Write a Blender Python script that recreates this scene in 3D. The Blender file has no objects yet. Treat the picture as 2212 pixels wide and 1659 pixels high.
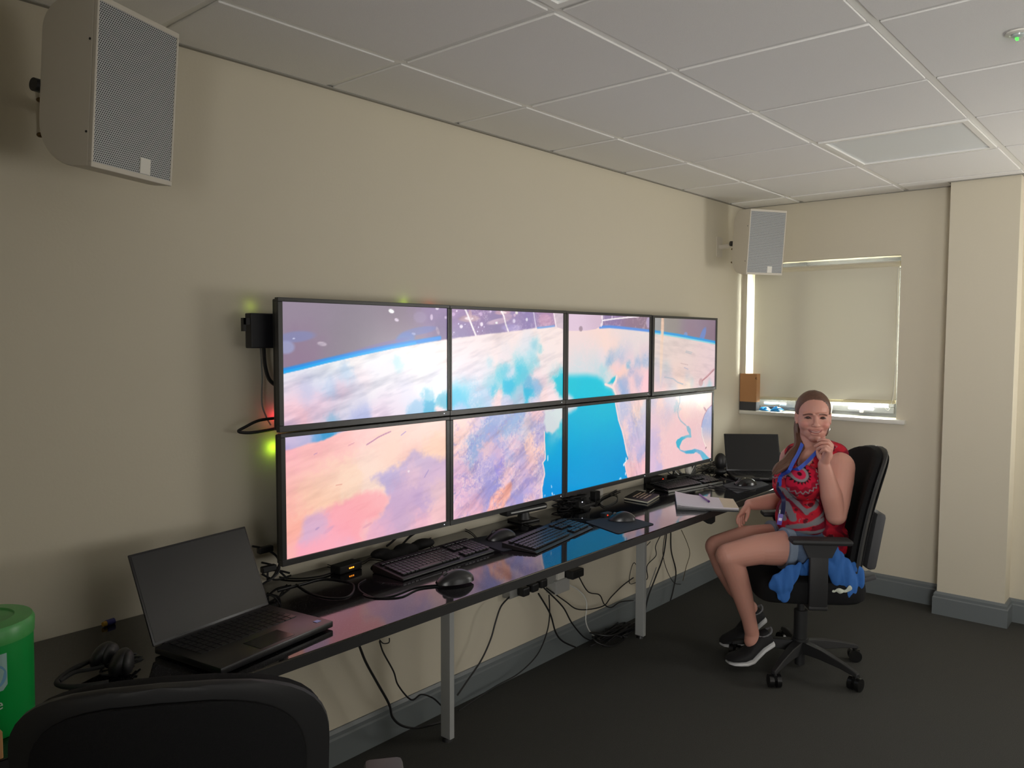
import bpy, bmesh, math, random
import numpy as np
from mathutils import Vector, Matrix, Euler, noise as mnoise
from mathutils.bvhtree import BVHTree
random.seed(7)
sc=bpy.context.scene; COL=sc.collection; PI=math.pi
# ---------- camera ----------
cam=bpy.data.objects.new('camera',bpy.data.cameras.new('camera')); COL.objects.link(cam)
cam.data.lens=27.885; cam.data.sensor_width=36; cam.data.clip_start=.02
cam.matrix_world=Matrix(((0.65379668,0.04211897,-0.75549712,-0.7791),(-0.75666391,0.04048741,-0.65254923,-2.2413),(0.00310342,0.99829192,0.05834043,1.4974),(0,0,0,1)))
sc.camera=cam
# ---------- world, lights, exposure ----------
wd=bpy.data.worlds.new('sky'); sc.world=wd; wd.use_nodes=True
wd.node_tree.nodes['Background'].inputs[0].default_value=(.92,.96,1,1); wd.node_tree.nodes['Background'].inputs[1].default_value=4.0
sc.view_settings.view_transform='Standard'; sc.view_settings.look='None'; sc.view_settings.exposure=0; sc.view_settings.gamma=1
sc.view_settings.use_curve_mapping=False
sc.cycles.use_denoising=True; sc.cycles.max_bounces=8; sc.cycles.sample_clamp_indirect=6; sc.cycles.caustics_reflective=False; sc.cycles.caustics_refractive=False
def area(name,loc,target,sx,sy,power,col,spread=180):
    l=bpy.data.lights.new(name,'AREA'); l.shape='RECTANGLE'; l.size=sx; l.size_y=sy; l.energy=power; l.color=col; l.spread=math.radians(spread)
    o=bpy.data.objects.new(name,l); COL.objects.link(o); o.location=loc
    o.rotation_euler=(Vector(target)-Vector(loc)).to_track_quat('-Z','Y').to_euler(); return o
area('daylight_outside_window',(4.85,-1.2,1.6),(4.1,-1.2,1.6),4.4,2.6,1900,(1,.985,.94))      # bright sky behind the far blind
area('window_light_right_wall',(1.6,-4.5,1.25),(2.2,-1.8,2.7),2.8,1.0,22,(1,.985,.96))           # stands for an unseen window on the right wall; none is modelled
area('fill_light_rear',(-2.3,-3.3,1.45),(4.1,-1.2,1.85),1.4,1.1,26,(1,.98,.95),75)  # added fill from behind the camera to lift the far wall; no window there
area('fill_light_far_wall',(4.0,-2.95,1.2),(2.6,-1.7,2.6),1.2,.8,36,(1,.98,.94))      # added fill brightening the window end, in place of an unseen next window             
# ---------- helpers ----------
def tag(o,label=None,cat=None,group=None,kind=None):
    for k,v in (('label',label),('category',cat),('group',group),('kind',kind)):
        if v: o[k]=v
    return o
def thing(name,loc,label,cat,group=None,rz=0):
    o=bpy.data.objects.new(name,None); COL.objects.link(o); o.location=loc; o.rotation_euler=(0,0,rz); o.empty_display_size=.05
    return tag(o,label,cat,group)
def srgb(c):
    f=lambda v: v/12.92 if v<=.04045 else ((v+.055)/1.055)**2.4
    return tuple(f(v/255) for v in c)
MATS={}
def mat(name,col,rough=.6,metal=0,spec=.5,emit=0,var=0,scale=20,bump=0,bscale=200,coat=0,lin=None):
    if name in MATS: return MATS[name]
    m=bpy.data.materials.new(name); m.use_nodes=True; nt=m.node_tree; b=nt.nodes['Principled BSDF']
    c=lin or srgb(col); b.inputs['Base Color'].default_value=(*c,1); b.inputs['Roughness'].default_value=rough; b.inputs['Metallic'].default_value=metal
    b.inputs['Specular IOR Level'].default_value=spec; b.inputs['Coat Weight'].default_value=coat
    if emit: b.inputs['Emission Color'].default_value=(*c,1); b.inputs['Emission Strength'].default_value=emit
    if var or bump:
        tc=nt.nodes.new('ShaderNodeTexCoord')
    if var:
        n=nt.nodes.new('ShaderNodeTexNoise'); n.inputs['Scale'].default_value=scale; n.inputs['Detail'].default_value=4
        r=nt.nodes.new('ShaderNodeMixRGB'); r.inputs[1].default_value=(*[max(0,x*(1-var)) for x in c],1); r.inputs[2].default_value=(*[min(1,x*(1+var)) for x in c],1)
        nt.links.new(tc.outputs['Object'],n.inputs['Vector']); nt.links.new(n.outputs['Fac'],r.inputs[0]); nt.links.new(r.outputs[0],b.inputs['Base Color'])
    if bump:
        n=nt.nodes.new('ShaderNodeTexNoise'); n.inputs['Scale'].default_value=bscale; n.inputs['Detail'].default_value=3
        u=nt.nodes.new('ShaderNodeBump'); u.inputs['Strength'].default_value=bump; u.inputs['Distance'].default_value=.002
        nt.links.new(tc.outputs['Object'],n.inputs['Vector']); nt.links.new(n.outputs['Fac'],u.inputs['Height']); nt.links.new(u.outputs[0],b.inputs['Normal'])
    MATS[name]=m; return m
def cmat(name,rough=.6,emit=0,spec=.5,bump=0,bscale=300):
    "colour comes from the mesh's own colour attribute"
    if name in MATS: return MATS[name]
    m=mat(name,(200,200,200),rough,spec=spec,bump=bump,bscale=bscale); nt=m.node_tree; b=nt.nodes['Principled BSDF']
    a=nt.nodes.new('ShaderNodeAttribute'); a.attribute_name='Col'
    if emit:
        b.inputs['Base Color'].default_value=(0.005,.005,.005,1); b.inputs['Emission Strength'].default_value=emit
        nt.links.new(a.outputs['Color'],b.inputs['Emission Color'])
    else: nt.links.new(a.outputs['Color'],b.inputs['Base Color'])
    return m
def mesh_obj(name,me,m,parent=None,smooth=False,world=False):
    o=bpy.data.objects.new(name,me); COL.objects.link(o)
    if m: me.materials.append(m)
    if smooth: me.polygons.foreach_set('use_smooth',[True]*len(me.polygons))
    if parent:
        o.parent=parent
        if world:
            pm=Matrix.Translation(parent.location)@parent.rotation_euler.to_matrix().to_4x4(); me.transform(pm.inverted())
    return o
class MB:
    def __init__(s): s.v=[];s.f=[]
    def add(s,vs,fs):
        n=len(s.v); s.v+= [tuple(v) for v in vs]; s.f+=[tuple(i+n for i in f) for f in fs]; return s
    def box(s,c,d,rz=0,M=None,bv=0):
        x,y,z=[a/2 for a in d]
        if bv:
            bm=bmesh.new(); bmesh.ops.create_cube(bm,size=1); bmesh.ops.scale(bm,vec=d,verts=bm.verts)
            bmesh.ops.bevel(bm,geom=list(bm.edges),offset=bv,segments=2,profile=.5,affect='EDGES')
            vs=[v.co.copy() for v in bm.verts]; fs=[[v.index for v in f.verts] for f in bm.faces]; bm.free()
        else:
            vs=[Vector(q) for q in ((-x,-y,-z),(x,-y,-z),(x,y,-z),(-x,y,-z),(-x,-y,z),(x,-y,z),(x,y,z),(-x,y,z))]
            fs=[(3,2,1,0),(4,5,6,7),(0,1,5,4),(1,2,6,5),(2,3,7,6),(3,0,4,7)]
        R=M or Matrix.Rotation(rz,3,'Z'); c=Vector(c)
        return s.add([R@v+c for v in vs],fs)
    def b2(s,a,b,bv=0): # by corners
        return s.box([(a[i]+b[i])/2 for i in range(3)],[abs(b[i]-a[i]) for i in range(3)],bv=bv)
    def tube(s,pts,r,n=8,caps=True):
        pts=[Vector(p) for p in pts]; rs=r if isinstance(r,(list,tuple)) else [r]*len(pts)
        t=(pts[1]-pts[0]).normalized(); a=t.orthogonal().normalized(); rings=[]
        for i,p in enumerate(pts):
            t2=((pts[min(i+1,len(pts)-1)]-pts[max(i-1,0)])).normalized() if len(pts)>1 else t
            q=t.rotation_difference(t2); a=(q@a).normalized(); t=t2; b=t.cross(a)
            rings.append([p+(a*math.cos(2*PI*k/n)+b*math.sin(2*PI*k/n))*rs[i] for k in range(n)])
        vs=[v for R_ in rings for v in R_]; fs=[]
        for i in range(len(rings)-1):
            for k in range(n): fs.append((i*n+k,i*n+(k+1)%n,(i+1)*n+(k+1)%n,(i+1)*n+k))
        if caps: fs.append(tuple(range(n))[::-1]); m=(len(rings)-1)*n; fs.append(tuple(m+k for k in range(n)))
        return s.add(vs,fs)
    def cyl(s,a,b,r0,r1=None,n=20): return s.tube([a,b],[r0,r0 if r1 is None else r1],n)
    def prism(s,poly,h0,h1,ax='z'):
        n=len(poly); f=lambda p,h: {'z':(p[0],p[1],h),'y':(p[0],h,p[1]),'x':(h,p[0],p[1])}[ax]
        vs=[f(p,h0) for p in poly]+[f(p,h1) for p in poly]
        return s.add(vs,[tuple(range(n))[::-1],tuple(range(n,2*n))]+[(i,(i+1)%n,n+(i+1)%n,n+i) for i in range(n)])
    def lathe(s,prof,c,n=32):
        vs=[(c[0]+r*math.cos(2*PI*k/n),c[1]+r*math.sin(2*PI*k/n),c[2]+z) for r,z in prof for k in range(n)]
        fs=[(i*n+k,i*n+(k+1)%n,(i+1)*n+(k+1)%n,(i+1)*n+k) for i in range(len(prof)-1) for k in range(n)]
        fs+=[tuple(range(n))[::-1],tuple((len(prof)-1)*n+k for k in range(n))]
        return s.add(vs,fs)
    def ell(s,c,r,M=None,nu=32,nv=20):
        M=M or Matrix.Identity(3); c=Vector(c); vs=[c+M@Vector((0,0,-r[2]))]
        for i in range(1,nv):
            th=PI*i/nv-PI/2
            for k in range(nu): ph=2*PI*k/nu; vs.append(c+M@Vector((r[0]*math.cos(th)*math.cos(ph),r[1]*math.cos(th)*math.sin(ph),r[2]*math.sin(th))))
        vs.append(c+M@Vector((0,0,r[2]))); fs=[(0,1+(k+1)%nu,1+k) for k in range(nu)]
        for i in range(nv-2):
            for k in range(nu): a=1+i*nu+k;b=1+i*nu+(k+1)%nu; fs.append((a,b,b+nu,a+nu))
        L=len(vs)-1; m=1+(nv-2)*nu; fs+=[(m+k,m+(k+1)%nu,L) for k in range(nu)]
        return s.add(vs,fs)
    def cap(s,a,b,ra,rb,n=26): # tapered capsule
        a=Vector(a);b=Vector(b);d=(b-a); L=d.length; d.normalize(); P=[];R_=[]
        for k in range(1,6): th=PI/2*k/6; P.append(a-d*ra*math.cos(th)); R_.append(ra*math.sin(th))
        P.append(a);R_.append(ra);P.append(b);R_.append(rb)
        for k in range(5,0,-1): th=PI/2*k/6; P.append(b+d*rb*math.cos(th)); R_.append(rb*math.sin(th))
        return s.tube(P,R_,n)
    def chain(s,L,n=26):
        for (a,ra),(b,rb) in zip(L[:-1],L[1:]): s.cap(a,b,ra,rb,n)
        return s
    def mesh(s,name='m'):
        me=bpy.data.meshes.new(name); me.from_pydata(s.v,[],s.f); me.update(); return me
    def build(s,name,m,parent=None,smooth=False,world=False,bev=0,sub=0):
        me=s.mesh(name)
        bm=bmesh.new(); bm.from_mesh(me); bmesh.ops.recalc_face_normals(bm,faces=bm.faces); bm.to_mesh(me); bm.free()
        o=mesh_obj(name,me,m,parent,smooth,world)
        if bev: b=o.modifiers.new('bevel','BEVEL'); b.width=bev; b.segments=2; b.limit_method='ANGLE'; b.angle_limit=.7
        if sub: b=o.modifiers.new('sub','SUBSURF'); b.levels=sub; b.render_levels=sub
        if smooth and not sub:
            me.set_sharp_from_angle(angle=math.radians(42))
        return o
def smoothpts(P,k=6):
    P=[Vector(p) for p in P]; out=[]
    for i in range(len(P)-1):
        a=P[max(i-1,0)];b=P[i];c=P[i+1];d=P[min(i+2,len(P)-1)]
        for j in range(k):
            t=j/k; out.append(.5*((2*b)+(c-a)*t+(2*a-5*b+4*c-d)*t*t+(3*b-a-3*c+d)*t**3))
    out.append(P[-1]); return out
def copy_tree(root,loc,rz=None,label=None,group=None):
    r=root.copy(); COL.objects.link(r); r.location=loc
    if rz is not None: r.rotation_euler=(0,0,rz)
    if label: r['label']=label
    if group: r['group']=group
    def rec(a,b):
        for ch in list(a.children):
            c=ch.copy(); COL.objects.link(c); c.parent=b; rec(ch,c)
    rec(root,r); return r
def remeshed(mb,voxel,smooth_it=4,factor=.5):
    me=mb.mesh('tmp'); o=bpy.data.objects.new('tmp',me); COL.objects.link(o)
    r=o.modifiers.new('r','REMESH'); r.mode='VOXEL'; r.voxel_size=voxel
    s_=o.modifiers.new('s','SMOOTH'); s_.iterations=smooth_it; s_.factor=factor
    dg=bpy.context.evaluated_depsgraph_get(); out=bpy.data.meshes.new_from_object(o.evaluated_get(dg)); bpy.data.objects.remove(o); return out
def vcolors(me,cols):
    a=me.color_attributes.new('Col','FLOAT_COLOR','POINT'); c=np.ones((len(me.vertices),4),np.float32); c[:,:3]=cols; a.data.foreach_set('color',c.ravel())
def lin(c): c=np.asarray(c,float); return np.where(c<=.04045,c/12.92,((c+.055)/1.055)**2.4)
def vco(me): a=np.empty(len(me.vertices)*3,np.float32); me.vertices.foreach_get('co',a); return a.reshape(-1,3).astype(float)
def cable(name,pts,r,m,parent=None,k=6): return MB().tube(smoothpts(pts,k),r,6).build(name,m,parent,True,world=True)
# ---------- materials ----------
WALL=mat('cream_wall_paint',(214,206,186),.75,spec=.25,bump=.15,bscale=120)
WHITE=mat('white_gloss_paint',(225,222,212),.35)
SKIRT=mat('grey_skirting_paint',(112,118,120),.4)
TILE=mat('mineral_fibre_tile',(240,238,234),.9,spec=.1,var=.05,scale=300,bump=.5,bscale=500)
TBAR=mat('white_steel_grid',(246,245,240),.22,spec=.5)
CARPET=mat('charcoal_carpet',(74,74,71),.95,spec=.1,var=.35,scale=260,bump=1,bscale=420)
BLK=mat('black_plastic',(24,24,25),.45)
BLKM=mat('matt_black_plastic',(20,20,21),.7,bump=.2,bscale=600)
BLKG=mat('black_gloss',(14,14,15),.12)
CABLE=mat('black_cable_rubber',(20,20,22),.5)
GREYCABLE=mat('grey_cable_rubber',(120,120,118),.5)
WCABLE=mat('white_cable_rubber',(220,220,215),.4)
BEZEL=mat('monitor_bezel_plastic',(50,50,50),.3,bump=.1,bscale=900)
METAL=mat('powder_coated_leg',(168,170,168),.45,spec=.4)
STEEL=mat('steel',(170,170,170),.3,metal=1)
LED_R=mat('red_led',(255,50,25),emit=3); LED_A=mat('amber_led',(255,150,40),emit=3); LED_W=mat('white_led',(235,240,255),emit=2); LED_G=mat('green_led',(60,255,60),emit=3)
H=2.3295; XW=4.1
# ---------- structure ----------
def struct(name,mb,m,**k):
    o=mb.build(name,m,**k); o['kind']='structure'; return o
struct('floor',MB().b2((-2.4,-4.6,-.1),(4.3,.1,0)),CARPET)
struct('wall_left',MB().b2((-2.4,0,0),(4.3,.12,H+.25)),WALL)
wb=MB(); y0,y1,z0,z1=-.945,-.028,1.035,1.975
wb.b2((XW,-4.6,0),(XW+.3,y0,H+.25)).b2((XW,y1,0),(XW+.3,.12,H+.25)).b2((XW,y0,0),(XW+.3,y1,z0-.02)).b2((XW,y0,z1),(XW+.3,y1,H+.25))
struct('wall_back',wb,WALL)
struct('wall_pillar',MB().b2((3.9632,-1.534,0),(XW,-1.2157,H)),WALL)
struct('wall_front',MB().b2((-2.52,-4.6,0),(-2.4,.12,H+.25)),WALL)
struct('wall_right',MB().b2((-2.52,-4.72,0),(4.4,-4.6,H+.25)),WALL)
def skirt(name,a,b,nx,ny,ch=True):
    # profile: 0.124 high with a chamfered top lip, runs from a to b, sticks out along (nx,ny)
    prof=[(0,0),(.018,0),(.018,.092),(.013,.098),(.013,.112),(.006,.1237),(0,.1237)]
    vs=[];n=len(prof)
    for (x,y,mx,my) in (a,b):
        for d,z in prof: vs.append((x+nx*d+mx*d,y+ny*d+my*d,z))
    fs=[tuple(range(n)),tuple(range(n,2*n))[::-1]]+[(i,n+i,n+(i+1)%n,(i+1)%n) for i in range(n)]
    return struct(name,MB().add(vs,fs),SKIRT)
skirt('baseboard_left',(-2.4,0,0,0),(4.1,0,0,0),0,-1)
skirt('baseboard_back',(XW,0,0,0),(XW,-1.2157,0,0),-1,0)
o=MB(); pr=[(0,0),(.018,0),(.018,.092),(.013,.098),(.013,.112),(.006,.1237),(0,.1237)]
skirt('baseboard_pillar',(3.9632,-1.2157,0,1),(3.9632,-1.534,0,-1),-1,0)
skirt('baseboard_pillar_side',(3.9632,-1.534,-1,0),(XW,-1.534,0,0),0,-1)
skirt('baseboard_pillar_return',(3.9632,-1.2157,-1,0),(XW,-1.2157,0,0),0,1)
skirt('baseboard_recess',(XW,-1.534,0,0),(XW,-4.6,0,0),-1,0)
# ceiling: slab > tiles and T bars
ceil=struct('ceiling',MB().b2((-2.4,-4.6,H+.2),(4.3,.1,H+.25)),mat('void_board',(60,60,60),.9))
ceil.data.transform(Matrix.Identity(4))
X0=.8625; xs=[-2.4]+[X0+.6*k for k in range(-5,6)]+[XW]; ys=[0]+[-.3728-.5929*k for k in range(0,8)]; ys=[y for y in ys if y>-4.6]+[-4.6]
LIGHTS={}
g=.0135
tile_cache={}
for i in range(len(xs)-1):
    for j in range(len(ys)-1):
        xa,xb,ya,yb=xs[i],xs[i+1],ys[j],ys[j+1]
        cx,cy=(xa+xb)/2,(ya+yb)/2
        key=(round(xb-xa,3),round(ya-yb,3))
        islight=(abs(cx-(X0+.6*3.5))<.05 and -1.56<cy<-.96) or (abs(cx-(X0-.3))<.05 and -1.56<cy<-.96)
        if islight: LIGHTS[(i,j)]=(xa,xb,ya,yb); continue
        if key not in tile_cache:
            w,d=key[0]-2*g,key[1]-2*g; mb=MB(); mb.box((0,0,.0065),(w,d,.013),bv=.0015); mb.box((0,0,.02),(w+.014,d+.014,.014)); me=mb.mesh('ceiling_tile'); me.materials.append(TILE); tile_cache[key]=me
        o=bpy.data.objects.new('ceiling_tile',tile_cache[key]); COL.objects.link(o); o.parent=ceil
        o.location=(cx,cy,H-.001+random.uniform(0,.002)); o.rotation_euler=(random.uniform(-.002,.002),random.uniform(-.002,.002),0)
for x in xs[1:-1]: MB().b2((x-.0115,-4.6,H+.006),(x+.0115,0,H+.010)).build('grid_bar',TBAR,ceil)
for y in ys[1:-1]: MB().b2((-2.4,y-.0115,H+.0045),(XW,y+.0115,H+.0085)).build('grid_bar',TBAR,ceil)
MB().b2((-2.4,-.016,H-.003),(XW,0,H+.003)).build('edge_trim',mat('grey_edge_trim',(150,147,138),.6),ceil)
MB().b2((XW-.016,-4.6,H-.003),(XW,0,H+.003)).build('edge_trim',mat('grey_edge_trim',(150,147,138),.6),ceil)
MB().b2((3.9632-.012,-1.546,H-.004),(XW,-1.204,H+.002)).build('edge_trim',mat('grey_edge_trim',(150,147,138),.6),ceil)
DIFF=mat('frosted_diffuser',(232,236,236),.35,spec=.5)
for n,((i,j),(xa,xb,ya,yb)) in enumerate(sorted(LIGHTS.items())):
    lab=['switched off square recessed light panel above the left screens','switched off square recessed light panel in the ceiling near the window'][n]
    t=thing('ceiling_light',((xa+xb)/2,(ya+yb)/2,H),lab,'light','square light panels in the ceiling')
    w,d=(xb-xa)/2-g,(ya-yb)/2-g
    f=MB(); e=.022
    f.b2((-w,-d,-.003),(w,-d+e,.02)).b2((-w,d-e,-.003),(w,d,.02)).b2((-w,-d+e,-.003),(-w+e,d-e,.02)).b2((w-e,-d+e,-.003),(w,d-e,.02)); f.build('frame',TBAR,t)
    MB().b2((-w+e,-d+e,.004),(w-e,d-e,.010)).build('diffuser',DIFF,t)
t=thing('emergency_light',(1.789,-1.838,H),'small round white emergency light with a lit green LED in a ceiling tile','light')
MB().lathe([(.032,0),(.032,-.004),(.022,-.007),(.02,-.004)],(0,0,0),28).build('bezel',WHITE,t,True)
MB().lathe([(.018,-.003),(.016,-.010),(.008,-.014)],(0,0,0),20).build('lens',mat('clear_lens',(190,200,195),.15),t,True)
MB().box((.004,.004,-.0155),(.016,.006,.004)).build('led',LED_G,t)
# window
win=struct('window_1',MB().b2((4.215,y0,z0),(4.255,y0+.045,z1)).b2((4.215,y1-.045,z0),(4.255,y1,z1)).b2((4.215,y0+.045,z0),(4.255,y1-.045,z0+.022)).b2((4.215,y0+.045,z1-.05),(4.255,y1-.045,z1)).b2((4.2,-.365,z0+.02),(4.26,-.325,z1)),mat('grey_window_frame',(104,106,112),.4))
PVC=mat('white_pvc',(228,228,232),.3)
for a,b,sh in ((y0+.04,-.368,.057),(-.322,y1-.04,.07)):
    MB().b2((4.205,a,z0+.02),(4.245,b,z0+sh)).b2((4.205,a,z1-.09),(4.245,b,z1-.045)).b2((4.205,a,z0+sh),(4.245,a+.035,z1-.09)).b2((4.205,b-.035,z0+sh),(4.245,b,z1-.09)).build('window_sash',mat('grey_window_frame',(104,106,112),.4),win,bev=.004)
    gl=bpy.data.materials.get('pane_glass')
    if not gl:
        gl=bpy.data.materials.new('pane_glass'); gl.use_nodes=True; nt=gl.node_tree; nt.nodes.clear()
        o_=nt.nodes.new('ShaderNodeOutputMaterial'); mx=nt.nodes.new('ShaderNodeMixShader'); tr=nt.nodes.new('ShaderNodeBsdfTransparent'); gs=nt.nodes.new('ShaderNodeBsdfGlossy'); gs.inputs['Roughness'].default_value=.02
        tr.inputs[0].default_value=(.93,.96,.95,1); mx.inputs[0].default_value=.08; nt.links.new(tr.outputs[0],mx.inputs[1]); nt.links.new(gs.outputs[0],mx.inputs[2]); nt.links.new(mx.outputs[0],o_.inputs[0])
    MB().b2((4.222,a+.03,z0+sh-.008),(4.228,b-.03,z1-.08)).build('pane',gl,win)
    c=-.745 if sh<.06 else -.215
    h=MB().box((4.195,c+.02,z0+.035),(.02,.022,.034),bv=.004).box((4.182,c+.02,z0+.043),(.014,.15,.018),bv=.006); h.build('handle',PVC,win,True)
sill=MB(); sill.b2((4.065,-1.0,z0-.026),(4.23,-.002,z0),bv=.006); o=sill.build('window_sill',WHITE,win,True)
# roller blind
bl=bpy.data.materials.new('blind_fabric'); bl.use_nodes=True; nt=bl.node_tree; b=nt.nodes['Principled BSDF']; b.inputs['Base Color'].default_value=(*srgb((208,203,186)),1); b.inputs['Roughness'].default_value=.8
tl=nt.nodes.new('ShaderNodeBsdfTranslucent'); tl.inputs[0].default_value=(*srgb((214,206,176)),1); mx=nt.nodes.new('ShaderNodeMixShader'); mx.inputs[0].default_value=.0045
nt.links.new(b.outputs[0],mx.inputs[1]); nt.links.new(tl.outputs[0],mx.inputs[2]); nt.links.new(mx.outputs[0],nt.nodes['Material Output'].inputs[0])
t=thing('roller_blind',(4.135,-.5,z1),'cream roller blind pulled down over the far window','blind')
zb=1.137; ya,yb=-.93,-.066
mb=MB(); N,Mz=40,36; vs=[]
for i in range(N+1):
    for j in range(Mz+1):
        u=i/N;v=j/Mz; y=ya+(yb-ya)*u; z=zb+(1.945-zb)*v
        k=mnoise.noise(Vector((y*4,z*5,1)))*.010*(1-v)+mnoise.noise(Vector((y*2+z*3,z*2,5)))*.012*(1-v)**1.5
        k+=.008*math.exp(-((y+.62-(z-1.15)*.5)**2)/.003)*(1-v)**2+.006*math.exp(-((z-1.55+.6*(y+.15))**2)/.0015)*(u>.6)*(u-.6)*2
        vs.append((4.135-k,y,z-.02*u*(1-v)))
mb.add(vs,[(i*(Mz+1)+j,(i+1)*(Mz+1)+j,(i+1)*(Mz+1)+j+1,i*(Mz+1)+j+1) for i in range(N) for j in range(Mz)])
o=mb.build('fabric',bl,t,True,world=True); 
MB().cyl((4.148,ya-.004,1.925),(4.148,yb+.006,1.925),.018,n=24).build('roller_tube',mat('cream_blind_tube',(214,206,180),.6),t,True,world=True)
MB().box((4.136,(ya+yb)/2,zb-.016),(.012,yb-ya,.02),bv=.003,M=Matrix.Rotation(-.023,3,'X')).build('bottom_bar',mat('cream_blind_bar',(205,195,160),.5),t,world=True)
cable('cord',[(4.12,-.925,1.9),(4.11,-.93,1.3),(4.13,-.90,1.09),(4.12,-.86,1.12)],.0016,WCABLE,t)

def _noise(sh,n,seed,ang=0.,st=1.):
    "smooth value noise on a (h,w) grid, n cells across, rotated by ang and stretched by st along its x axis"
    rg=np.random.RandomState(seed);h,w=sh
    yy,xx=np.mgrid[0:h,0:w];X=xx/w*1.8;Y=yy/h
    c,s=math.cos(math.radians(ang)),math.sin(math.radians(ang))
    a=(X*c+Y*s)*n/st+40;b=(-X*s+Y*c)*n+40
    T=rg.rand(256,256);ia=np.floor(a).astype(int);ib=np.floor(b).astype(int);fa=a-ia;fb=b-ib
    fa=fa*fa*(3-2*fa);fb=fb*fb*(3-2*fb);g=lambda i,j:T[i%256,j%256]
    return (g(ib,ia)*(1-fa)+g(ib,ia+1)*fa)*(1-fb)+(g(ib+1,ia)*(1-fa)+g(ib+1,ia+1)*fa)*fb
def fbm(sh,n,seed,ang=0.,st=1.,oc=4):
    o=0;t=0
    for k in range(oc):
        o=o+_noise(sh,n*2**k,seed+k,ang,st)*.55**k;t+=.55**k
    return o/t
def hx(c): return np.array([(c>>16)&255,(c>>8)&255,c&255],float)/255
def paint_screen(ops,seed,w=300,h=170):
    yy,xx=np.mgrid[0:h,0:w];U=(xx+.5)/w;V=(yy+.5)/h;A=1.8;sh=(h,w)
    n1=fbm(sh,5,seed)-.5;n2=fbm(sh,5,seed+9)-.5;m1=fbm(sh,16,seed+5)-.5;m2=fbm(sh,16,seed+7)-.5;q1=fbm(sh,48,seed+15,0,1,2)-.5;q2=fbm(sh,48,seed+17,0,1,2)-.5
    img=np.zeros((h,w,3))
    def field(sp,wp):
        u=(U+wp/1000*(n1*3+m1*3+q1*1.6));v=(V+wp/1000*1.8*(n2*2.4+m2*2.4+q2*1.3))
        acc=np.zeros((h,w,3));t=np.zeros((h,w))+1e-9
        for (x,y,r,c) in sp:
            d2=((u-x/1000)**2+((v-y/1000)/A)**2)/(r/1000)**2
            k=np.exp(-d2*1.05)+1e-4/(1+d2);acc+=k[...,None]*hx(c);t+=k
        return acc/t[...,None]
    def segd(u,v,P,closed):
        d=np.full((h,w),9.);ins=np.zeros((h,w),bool);n=len(P)
        for i in range(n if closed else n-1):
            x0,y0=P[i];x1,y1=P[(i+1)%n];x0/=1000;x1/=1000;y0/=1000;y1/=1000
            dx,dy=(x1-x0),(y1-y0)/A;px_,py_=(u-x0),(v-y0)/A
            t=np.clip((px_*dx+py_*dy)/(dx*dx+dy*dy+1e-12),0,1)
            d=np.minimum(d,np.hypot(px_-t*dx,py_-t*dy))
            if closed and y0!=y1: ins^=((y0>v)!=(y1>v))&(u<(x1-x0)*(v-y0)/(y1-y0)+x0)
        return d,ins
    for op in ops:
        k=op[0]
        if k=='f': img=field(op[2],op[1])
        elif k=='p':
            wp=op[2]/1000;u=U+wp*(m1*3+n1*2);v=V+wp*1.8*(m2*3+n2*2)
            d,ins=segd(u,v,op[3],True);sd=np.where(ins,d,-d)
            a=np.clip(sd/(op[1]/1000)*.5+.5,0,1);a=(a*a*(3-2*a))[...,None]
            img=img*(1-a)+field(op[4],max(op[2],12))*a
        elif k=='l':
            d,_=segd(U,V,op[4],False);a=np.clip(1-(d-op[1]/2000)/(op[2]/1000),0,1)[...,None]
            img=img*(1-a)+hx(op[3])*a
        elif k=='b':
            for (x,y,rx,ry,an,c,al) in op[1:]:
                cs,sn=math.cos(math.radians(an)),math.sin(math.radians(an))
                du=U-x/1000;dv=(V-y/1000)/A
                q=np.hypot((du*cs+dv*sn)/(rx/1000+.001),(-du*sn+dv*cs)/(ry/1000+.001))
                a=(np.clip((1.15-q)/.35,0,1)*al/100)[...,None];img=img*(1-a)+hx(c)*a
        elif k=='r':   # pale branching ridges (dry river beds)
            rd=1-abs(fbm(sh,op[1],seed+21,0,1,3)-.5)*14*.7;rd=np.clip(rd,0,1)**1.5
            cu=op[4]/1000;cv=op[5]/1000
            mk=np.clip(fbm(sh,6,seed+31)*3.2-1.1,0,1)
            sea=(img[...,0]<.3)
            a=(rd*mk*op[3]/190*(~sea))[...,None];img=img*(1-a)+hx(op[2])*a
        elif k=='s':   # streaks of cloud or dust
            s_=fbm(sh,9,seed+50,op[2],6,4)-.5;s2=fbm(sh,26,seed+60,op[2],5,3)-.5
            img=img+(np.minimum(s_*.8+s2*.7,.07))[...,None]*op[1]/100*np.array([1,.9,.75])*np.clip((img[...,:1]-.6)*8,0,1)
    return np.clip(img,0,1)

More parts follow.
